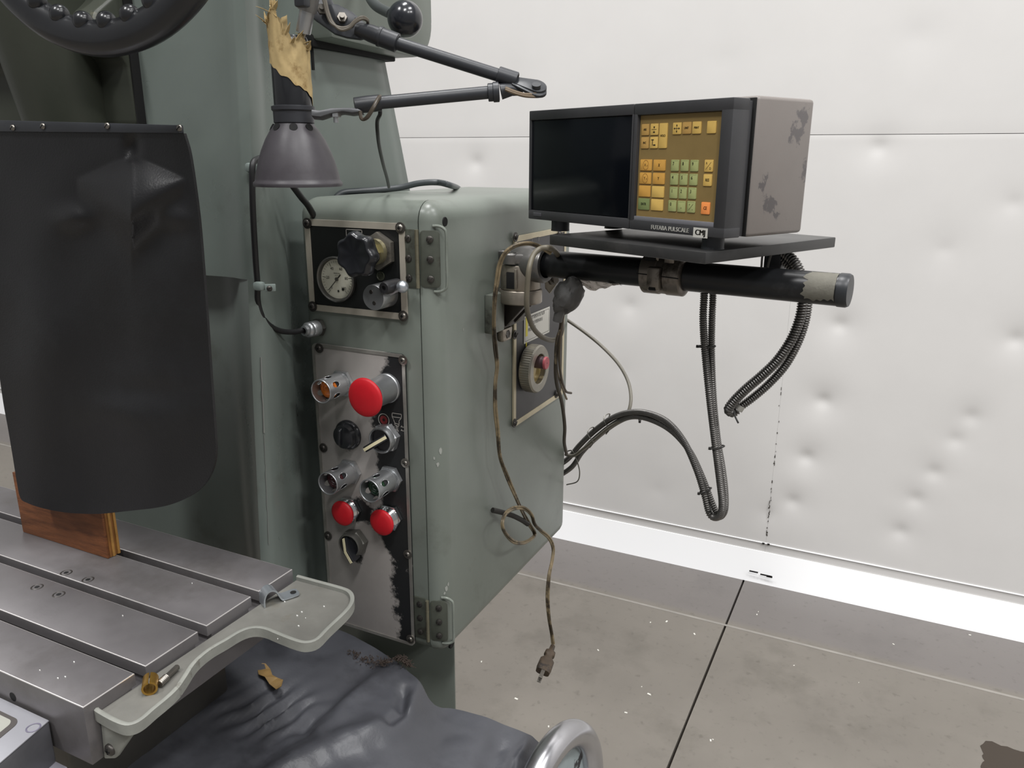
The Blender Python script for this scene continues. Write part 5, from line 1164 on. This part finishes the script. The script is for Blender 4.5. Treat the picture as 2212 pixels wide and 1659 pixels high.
for x, y, w_, h_, m_, s_, fs_ in keys:
    c = kpix(x, y); a = kpix(x - w_ / 2, y); b = kpix(x + w_ / 2, y); t_ = kpix(x, y - h_ / 2); q = kpix(x, y + h_ / 2)
    W_, H_ = abs((b - a).dot(DX)), abs((t_ - q).z); c = c - dw * .0010
    bm = new(); plate(bm, c, DX, UZ, W_, H_, .0010, .0016, .0003); k_ = finish('key', bm, m_, kp)
    if s_:
        sz = fs_ / 5.7227 * (H_ / (h_ / 5.7227)) * 1.5; cc_ = c - dw * .0002
        if m_ is KG and s_ not in ('.', '+/-'): cc_ = cc_ - DX * W_ * .17 + UZ * H_ * .14
        if s_ == '+':                                          # four-way arrow
            bm = new()
            for d1 in (DX, -DX, UZ, -UZ):
                e1 = dw.cross(d1); tip = cc_ + d1 * .0046
                bm.faces.new([bm.verts.new(p) for p in (tip, tip - d1 * .002 + e1 * .0011, tip - d1 * .002 - e1 * .0011)]); strip(bm, [cc_, cc_ + d1 * .003], .0004, -dw)
            finish('key_symbol', bm, INK, k_)
        elif s_ == '÷':
            bm = new(); strip(bm, [cc_ - DX * .0036, cc_ + DX * .0036], .0004, -dw); strip(bm, [cc_ - UZ * .0012, cc_ - UZ * .0036], .0004, -dw)
            bm.faces.new([bm.verts.new(cc_ + p) for p in (UZ * .0006, UZ * .003 + DX * .0014, UZ * .003 - DX * .0014)]); strip(bm, [cc_ - UZ * .0030 - DX * .0009, cc_ - UZ * .0030 + DX * .0009], .0012, -dw); finish('key_symbol', bm, INK, k_)
        elif s_ == 'T':
            bm = new(); strip(bm, [cc_ + UZ * .003 - DX * .0032, cc_ + UZ * .003 - DX * .0002], .0009, -dw); strip(bm, [cc_ + UZ * .003 - DX * .0018, cc_ - UZ * .0026 - DX * .0018], .0009, -dw); strip(bm, [cc_ - UZ * .0026 + DX * .0002, cc_ - UZ * .0026 + DX * .0024], .0013, -dw); finish('key_symbol', bm, INK, k_)
        elif s_ == 'R/D':
            text('key_label', 'R', sz * .8, cc_ - DX * W_ * .22 + UZ * H_ * .2, DX, UZ, INK, k_); text('key_label', 'D', sz * .8, cc_ + DX * W_ * .22 - UZ * H_ * .22, DX, UZ, INK, k_)
            bm = new(); strip(bm, [cc_ - DX * W_ * .28 - UZ * H_ * .28, cc_ + DX * W_ * .28 + UZ * H_ * .30], .0003, -dw); finish('key_symbol', bm, INK, k_)
        elif s_ == '+/-':
            text('key_label', '+', sz * .8, cc_ - DX * W_ * .18 + UZ * H_ * .18, DX, UZ, INK, k_); text('key_label', '-', sz, cc_ + DX * W_ * .2 - UZ * H_ * .2, DX, UZ, INK, k_)
            bm = new(); strip(bm, [cc_ - DX * W_ * .24 - UZ * H_ * .26, cc_ + DX * W_ * .26 + UZ * H_ * .26], .0003, -dw); finish('key_symbol', bm, INK, k_)
        elif s_ in ('X0', 'Y0'):
            text('key_label', s_[0], sz, cc_ - DX * W_ * .05, DX, UZ, INK, k_); text('key_label', '0', sz * .6, cc_ + DX * W_ * .13 - UZ * H_ * .06, DX, UZ, INK, k_)
            bm = new(); rr_ = .0042; strip(bm, [cc_ + DX * rr_ * math.cos(t) + UZ * rr_ * 1.25 * math.sin(t) + dw * .0001 for t in [2 * PI * k / 20 for k in range(20)]], .0004, -dw, True); finish('worn_ring', bm, mat('worn_brown', (132, 84, 40), .6), k_)
        else: text('key_label', s_, sz, cc_, DX, UZ, INK, k_, squeeze=.8, bold=.0001)
    if m_ is KG:
        bm = new(); e_ = c - dw * .0002; strip(bm, [e_ - DX * W_ * .42 - UZ * H_ * .36, e_ - DX * W_ * .42 + UZ * H_ * .42, e_ + DX * W_ * .4 + UZ * H_ * .42], .0002, -dw); finish('key_line', bm, KE, k_)
p1 = PP(1446, 494.5, D0 - dw * .0003, dw)
text('maker_name', 'FUTABA PULSCALE', .0068, p1, DX, UZ, WHITE, bz, bold=.0003, squeeze=.98)
p2 = PP(1512.5, 503, D0 - dw * .0003, dw); a_, b_ = PP(1497, 503, D0, dw), PP(1528, 503, D0, dw)
bm = new(); plate(bm, p2 + dw * .0001, DX, UZ, abs((b_ - a_).dot(DX)), .0104, .0002, .0005); bg = finish('model_badge', bm, WHITE, bz); text('badge_text', 'CMJ', .0082, p2, DX, UZ, INK, bg, bold=.0005, squeeze=1.0)
# case behind the bezel
bm = new(); bar(bm, .002, DW - .002, .001, DH - .002, .0262, .0330, .001); finish('bezel_back', bm, BEZ, dro)
bm = new(); cs_ = mat('taupe_case_paint', (122, 116, 112), .45, var=.05, vscale=10, dirt=(92, 88, 88), dscale=13, dpos=.61, dsoft=.02, bump=.03, bscale=500)
bar(bm, -.0035, DW + .003, .0, DH + .003, .0335, .131, .004); finish('case', bm, cs_, dro, ang=50)
bm = new(); bar(bm, -.0015, DW + .001, .0005, DH + .001, .0328, .0345, .0004); finish('case_gap', bm, DARK, dro)
for s_, d_ in ((.030, .020), (DW - .045, .020), (DW - .058, .105)):
    p = DP(s_, 0, d_); bm = new(); lathe(bm, Vector((p.x, p.y, H + SZ)), UZ, [(0, 0), (.0125, 0), (.0120, .003), (.0120, p.z - H - SZ - .0002), (0, p.z - H - SZ - .0002)], 26); finish('rubber_foot', bm, BMATTE, dro)

# ================================================================== ARMOURED CONDUITS
def conduit_path(P, step=.0011): return resample(spline(P, 14), step)
def conduit(name, P, r, par, m=CONDUIT, pitch=.0030):
    pts = conduit_path(P, pitch / 3); bm = new()
    sweep(bm, pts, lambda i: r * (1.0, 1.06, .74)[i % 3], 12); return finish(name, bm, m, par, ang=80)
def CY_(u, v, y): return PY(u, v, y)
y0 = (PA + pd * pole_x(1520, 600)).y + .030
Ap = [(1522, 600, y0 - .004), (1521, 640, y0), (1519, 690, y0), (1523, 760, y0 + .005), (1533, 860, y0 + .01), (1545, 960, y0 + .02), (1555, 1040, y0 + .03), (1560, 1088, y0 + .035), (1556, 1112, y0 + .04), (1544, 1118, y0 + .05), (1532, 1108, y0 + .055), (1522, 1070, y0 + .06), (1505, 1015, y0 + .08), (1478, 955, y0 + .11), (1442, 912, y0 + .14), (1400, 893, y0 + .17), (1362, 891, y0 + .20), (1325, 902, y0 + .23), (1285, 930, y0 + .26), (1252, 962, y0 + .285), (1228, 990, y0 + .30), (1200, 1010, y0 + .315)]
Bp = [(1540, 600, y0 + .004), (1540, 640, y0 + .008), (1538, 690, y0 + .008), (1537, 760, y0 + .012), (1541, 860, y0 + .018), (1550, 950, y0 + .026), (1560, 1010, y0 + .034), (1566, 1060, y0 + .040), (1566, 1100, y0 + .046), (1556, 1116, y0 + .052), (1548, 1108, y0 + .056), (1536, 1080, y0 + .06), (1515, 1026, y0 + .08), (1488, 972, y0 + .11), (1450, 930, y0 + .14), (1405, 906, y0 + .17), (1365, 900, y0 + .20), (1330, 914, y0 + .23), (1290, 944, y0 + .26), (1258, 976, y0 + .285), (1236, 1008, y0 + .30), (1205, 1030, y0 + .315)]
cA = thing('conduit_pair', 'pair of long armoured conduits hanging from the pole and arching to the cabinet back', 'conduit', PY(1545, 1118, y0 + .05))
conduit('conduit', [CY_(*p) for p in Ap], .0050, cA); conduit('conduit', [CY_(*p) for p in Bp], .0047, cA)
def ring_tie(P, r, m, par, name='cable_tie', th=.0011, tail=True):
    """a nylon tie round a bundle at point P (pixel,pixel,depth) with its long axis along the picture direction ang"""
    (u, v, y), (tu, tv), wd, hg = P, r[0], r[1], r[2]
    c = PY(u, v, y); t = (PY(u + tu, v + tv, y) - c).normalized(); a, b, _ = basis(t); vw = (EYE - c).normalized()
    s_ = t.cross(vw).normalized(); f_ = s_.cross(t); pts = [c + s_ * (wd * math.cos(w_)) + f_ * (hg * math.sin(w_)) for w_ in [2 * PI * k / 24 for k in range(25)]]
    bm = new(); sweep(bm, pts, th, 6); bmesh.ops.create_cube(bm, size=.0034, matrix=Matrix.Translation(c + s_ * wd))
    return finish(name, bm, m, par)
for P, t, wd in (((1526, 748, y0 + .008), (0, 10), .0115), ((1549, 966, y0 + .022), (2, 10), .0100), ((1523, 1060, y0 + .062), (5, 10), .0100), ((1383, 900, y0 + .19), (10, 1), .0085)):
    ring_tie(P, (t, wd, .0065), TIE, cA)
for c_ in ((1313, 916), (1278, 945)):                       # twisted wire round the bundle
    bm = new(); yy = y0 + .245
    P = [(c_[0] - 4, c_[1] + 22), (c_[0] + 3, c_[1] + 10), (c_[0] - 8, c_[1] - 6), (c_[0] - 6, c_[1] - 18), (c_[0] + 4, c_[1] - 22), (c_[0] + 2, c_[1] - 14)]
    wire(bm, [PY(u, v, yy - .010 * math.sin(k)) for k, (u, v) in enumerate(P)], .0010, 6); finish('wire_twist', bm, mat('galvanised_wire', (120, 118, 112), .4, .7), cA)
yb_ = (PA + pd * pole_x(1720, 620)).y
B1 = [(1693, 545, yb_ + .05), (1702, 552, yb_ + .048), (1716, 566, yb_ + .045), (1728, 590, yb_ + .042), (1734, 625, yb_ + .040), (1733, 662, yb_ + .040), (1724, 700, yb_ + .040), (1706, 740, yb_ + .040), (1678, 780, yb_ + .042), (1645, 812, yb_ + .044), (1612, 840, yb_ + .046), (1586, 866, yb_ + .048), (1574, 884, yb_ + .050), (1582, 891, yb_ + .056), (1594, 884, yb_ + .060)]
B2 = [(1690, 560, yb_ + .060), (1702, 572, yb_ + .058), (1728, 600, yb_ + .056), (1745, 630, yb_ + .056), (1745, 660, yb_ + .056), (1738, 700, yb_ + .057), (1722, 744, yb_ + .058), (1696, 790, yb_ + .060), (1662, 828, yb_ + .062), (1630, 856, yb_ + .063), (1606, 874, yb_ + .063), (1594, 882, yb_ + .062)]
cB = thing('conduit_loop', 'short loop of armoured conduit hanging behind the round end of the pole', 'conduit', PY(1582, 890, yb_ + .05))
conduit('conduit', [CY_(*p) for p in B1], .0064, cB, pitch=.0034); conduit('conduit', [CY_(*p) for p in B2], .0054, cB, pitch=.0032)
bm = new(); a, b = PY(1594, 886, yb_ + .060), PY(1603, 872, yb_ + .062); lathe(bm, a, b - a, [(.0061, 0), (.0062, .004), (.0061, .008)], 18); finish('joint_tape', bm, mat('grey_joint_tape', (150, 148, 142), .5), cB)
bm = new(); wire(bm, [PY(1586, 888, yb_ + .05), PY(1587, 897, yb_ + .048), PY(1592, 908, yb_ + .046), PY(1595, 914, yb_ + .046)], .0013, 6); finish('tie_end', bm, TIE, cB)
wr_ = thing('bracket_wires', 'two short grey wires under the shelf behind the pole', 'cord', PY(1655, 560, yb_ + .04))
for P in ([(1648, 545), (1646, 560), (1645, 575), (1643, 592)], [(1668, 545), (1664, 556), (1660, 570), (1656, 592)]):
    bm = new(); wire(bm, [PY(u, v, yb_ + .045) for u, v in P], .0014, 7); finish('wire', bm, mat('grey_wire', (120, 118, 112), .4), wr_)
bm = new(); c = PY(1678, 562, yb_ + .075); box(bm, c, (.022, .04, .034), (pd, pd.cross(UZ), UZ), .003); finish('cord_connector', bm, BMATTE, wr_)

# ================================================================== CORDS round the swivel clamp
xr = XR + .024
mc = thing('mains_cord', 'brown twin mains cord hanging from the clamp with a dirty two-prong plug', 'cord', PX(1175, 1430, -.43))
MC = [(1190, 546, -.425), (1172, 536, -.43), (1145, 526, -.44), (1115, 530, -.452), (1093, 545, -.462), (1080, 570, -.470), (1074, 605, -.474), (1069, 645, -.476), (1067, 700, -.486), (1070, 750, -.494), (1074, 790, -.498), (1070, 830, -.499), (1070, 880, -.499), (1075, 930, -.498), (1080, 985, -.496), (1094, 1025, -.494), (1112, 1068, -.490), (1126, 1100, -.486), (1142, 1130, -.484), (1155, 1152, -.482), (1150, 1162, -.478), (1132, 1172, -.478), (1110, 1170, -.480), (1092, 1152, -.482), (1085, 1132, -.484), (1092, 1110, -.486), (1110, 1098, -.486), (1132, 1098, -.480), (1148, 1112, -.474), (1155, 1132, -.472), (1168, 1146, -.470), (1186, 1162, -.466), (1195, 1184, -.462), (1193, 1210, -.458), (1186, 1245, -.454), (1183, 1290, -.45), (1186, 1335, -.445), (1192, 1370, -.44), (1195, 1392, -.437)]
mp_ = resample(spline([PX(*p) for p in MC], 10), .004)
for sgn in (-1, 1):
    bm = new(); pts = []
    for i, p in enumerate(mp_):
        t = (mp_[min(i + 1, len(mp_) - 1)] - mp_[max(i - 1, 0)]).normalized(); s_ = t.cross((EYE - p).normalized()).normalized(); tw = .9 * math.sin(i * .11) 
        f_ = s_.cross(t); pts.append(p + (s_ * math.cos(tw) + f_ * math.sin(tw)) * (.00165 * sgn))
    sweep(bm, pts, .0018, 8); finish('cord', bm, CORD, mc)
# plug
pt, pbm = PX(1194, 1396, -.437), PX(1172, 1452, -.43); dp = (pbm - pt).normalized(); pl_n = (EYE - pt).normalized(); sp_ = dp.cross(pl_n).normalized(); fp_ = sp_.cross(dp)
Lp = (pbm - pt).length; bm = new(); rows = []
for t, wx_, th_ in ((-.02, .0030, .0030), (.0, .0040, .0036), (.18, .0046, .0040), (.24, .0085, .0060), (.36, .0090, .0062), (.40, .0065, .0055), (.46, .0062, .0055), (.58, .0118, .0068), (.88, .0122, .0070), (1.0, .0112, .0066)):
    c = pt + dp * (Lp * t); rows.append([bm.verts.new(c + sp_ * (wx_ * math.copysign(abs(math.cos(a)) ** .6, math.cos(a))) + fp_ * (th_ * math.copysign(abs(math.sin(a)) ** .6, math.sin(a)))) for a in [2 * PI * k / 20 for k in range(20)]])
for A, B in zip(rows, rows[1:]):
    for k in range(20): bm.faces.new((A[k], A[(k + 1) % 20], B[(k + 1) % 20], B[k]))
bm.faces.new(rows[0]); bm.faces.new(rows[-1]); finish('plug', bm, mat('grimy_brown_plug', (70, 58, 46), .5, var=.3, vscale=50, dirt=(34, 30, 27), dscale=40, dpos=.5), mc, ang=50)
for s_ in (-.0055, .0055):
    bm = new(); c = pbm + dp * .008 + sp_ * .0 + fp_ * s_; box(bm, c, (.0062, .017, .0014), (sp_, dp, fp_), .0003); lathe(bm, c + dp * .004 + fp_ * .0004, fp_, [(0, .0006), (.0015, .0006)], 10); finish('prong', bm, mat('dirty_prong', (96, 92, 86), .4, .7), mc)
# black stub joining the cord at the knot
stb = thing('cord_stub', 'short black cord stub caught in the knot of the mains cord', 'cord', PX(1100, 1112, XR + .02))
bm = new(); wire(bm, [PX(1064, 1102, XR + .006), PX(1085, 1107, XR + .014), PX(1108, 1114, XR + .024), PX(1128, 1124, XR + .032), PX(1140, 1132, XR + .036)], .0042, 10); finish('cord', bm, mat('dirty_black_cord', (40, 38, 36), .5), stb)
# grey cord slung over the pole, taped bundle
gcd = thing('grey_cord', 'thick grey cord slung in a loop over the black pole end at the clamp', 'cord', PX(1175, 735, -.42))
bm = new(); wire(bm, [PX(*p) for p in ((1206, 572, -.450), (1206, 556, -.432), (1199, 542, -.412), (1185, 535, -.41), (1166, 538, -.42), (1152, 552, -.425), (1143, 580, -.425), (1139, 620, -.428), (1138, 660, -.432), (1144, 690, -.436), (1156, 714, -.44), (1175, 730, -.44), (1195, 735, -.44), (1208, 728, -.435), (1214, 710, -.43), (1213, 690, -.42), (1212, 665, -.41))], .0036, 12); finish('cord', bm, mat('olive_grey_cord', (112, 106, 92), .42, var=.12, vscale=30), gcd)
tb = thing('taped_bundle', 'lump of black tape around cords hanging under the pole', 'tape', PX(1225, 640, -.40))
bm = new(); bmesh.ops.create_icosphere(bm, subdivisions=4, radius=1); cT = PX(1226, 640, -.40)
for v in bm.verts:
    d = v.co.copy(); k = 1 + .22 * noise.noise(d * 1.7 + Vector((3, 1, 0))) + .10 * noise.noise(d * 4)
    v.co = cT + Vector((d.x * .021 + d.z * .006, d.y * .019, d.z * .026)) * k
finish('tape_lump', bm, mat('dull_black_tape', (82, 81, 80), .6, var=.15, vscale=60, bump=.2), tb, ang=25)
bm = new(); wire(bm, [PX(1222, 622, -.405), PX(1226, 612, -.412), PX(1232, 604, -.42)], .0055, 8); finish('tape_tail', bm, MATS['dull_black_tape'], tb); bm = new(); wire(bm, [PX(1214, 662, -.405), PX(1207, 680, -.41), PX(1204, 694, -.412)], .0065, 10); finish('tape_tail', bm, MATS['dull_black_tape'], tb)
for k, (P, m_) in enumerate((([(1212, 668, -.412), (1210, 700, -.414), (1203, 740, -.42), (1201, 790, -.43), (1206, 830, -.44), (1216, 870, -.45), (1219, 920, -.465), (1216, 955, -.48), (1222, 980, -.49)], mat('dark_brown_cord', (66, 58, 48), .45, var=.2, vscale=30)),
    ([(1216, 668, -.408), (1214, 700, -.410), (1206, 730, -.414), (1202, 770, -.424), (1204, 805, -.434), (1211, 835, -.442), (1219, 855, -.448), (1225, 862, -.450)], CORD),
    ([(1219, 668, -.404), (1217, 700, -.408), (1210, 740, -.412), (1206, 780, -.42), (1210, 815, -.432), (1217, 832, -.44), (1226, 846, -.446), (1236, 849, -.448)], mat('dark_brown_cord2', (84, 74, 62), .45)))):
    bm = new(); wire(bm, [PX(u + 3 * math.sin(i * 1.1 + k * 2), v, x) for i, (u, v, x) in enumerate(P)], (.0030, .0017, .0019)[k], 9); finish('bundle_cord', bm, m_, tb)
# thin grey cable from behind the cabinet to the conduits
tg = thing('thin_cable', 'thin grey cable looping from behind the cabinet down to the arching conduits', 'cable', PY(1362, 860, 1.30))
bm = new(); wire(bm, [PY(*p) for p in ((1210, 682, 1.325), (1226, 692, 1.32), (1262, 717, 1.31), (1300, 748, 1.30), (1335, 785, 1.29), (1356, 822, 1.28), (1363, 858, 1.26), (1358, 888, 1.245), (1345, 906, 1.245), (1318, 922, 1.255), (1290, 945, 1.27), (1262, 968, 1.285), (1240, 984, 1.30), (1222, 982, 1.315))], .0030, 10); finish('cable', bm, mat('thin_grey_cable', (118, 114, 104), .4, var=.1), tg)
bm = new(); wire(bm, [PY(*p) for p in ((1222, 976, 1.315), (1236, 974, 1.31), (1246, 995, 1.31), (1252, 1020, 1.31), (1247, 1040, 1.31), (1224, 1047, 1.315))], .0012, 7); finish('wire_twist', bm, mat('galvanised_wire', (120, 118, 112), .4, .7), tg)
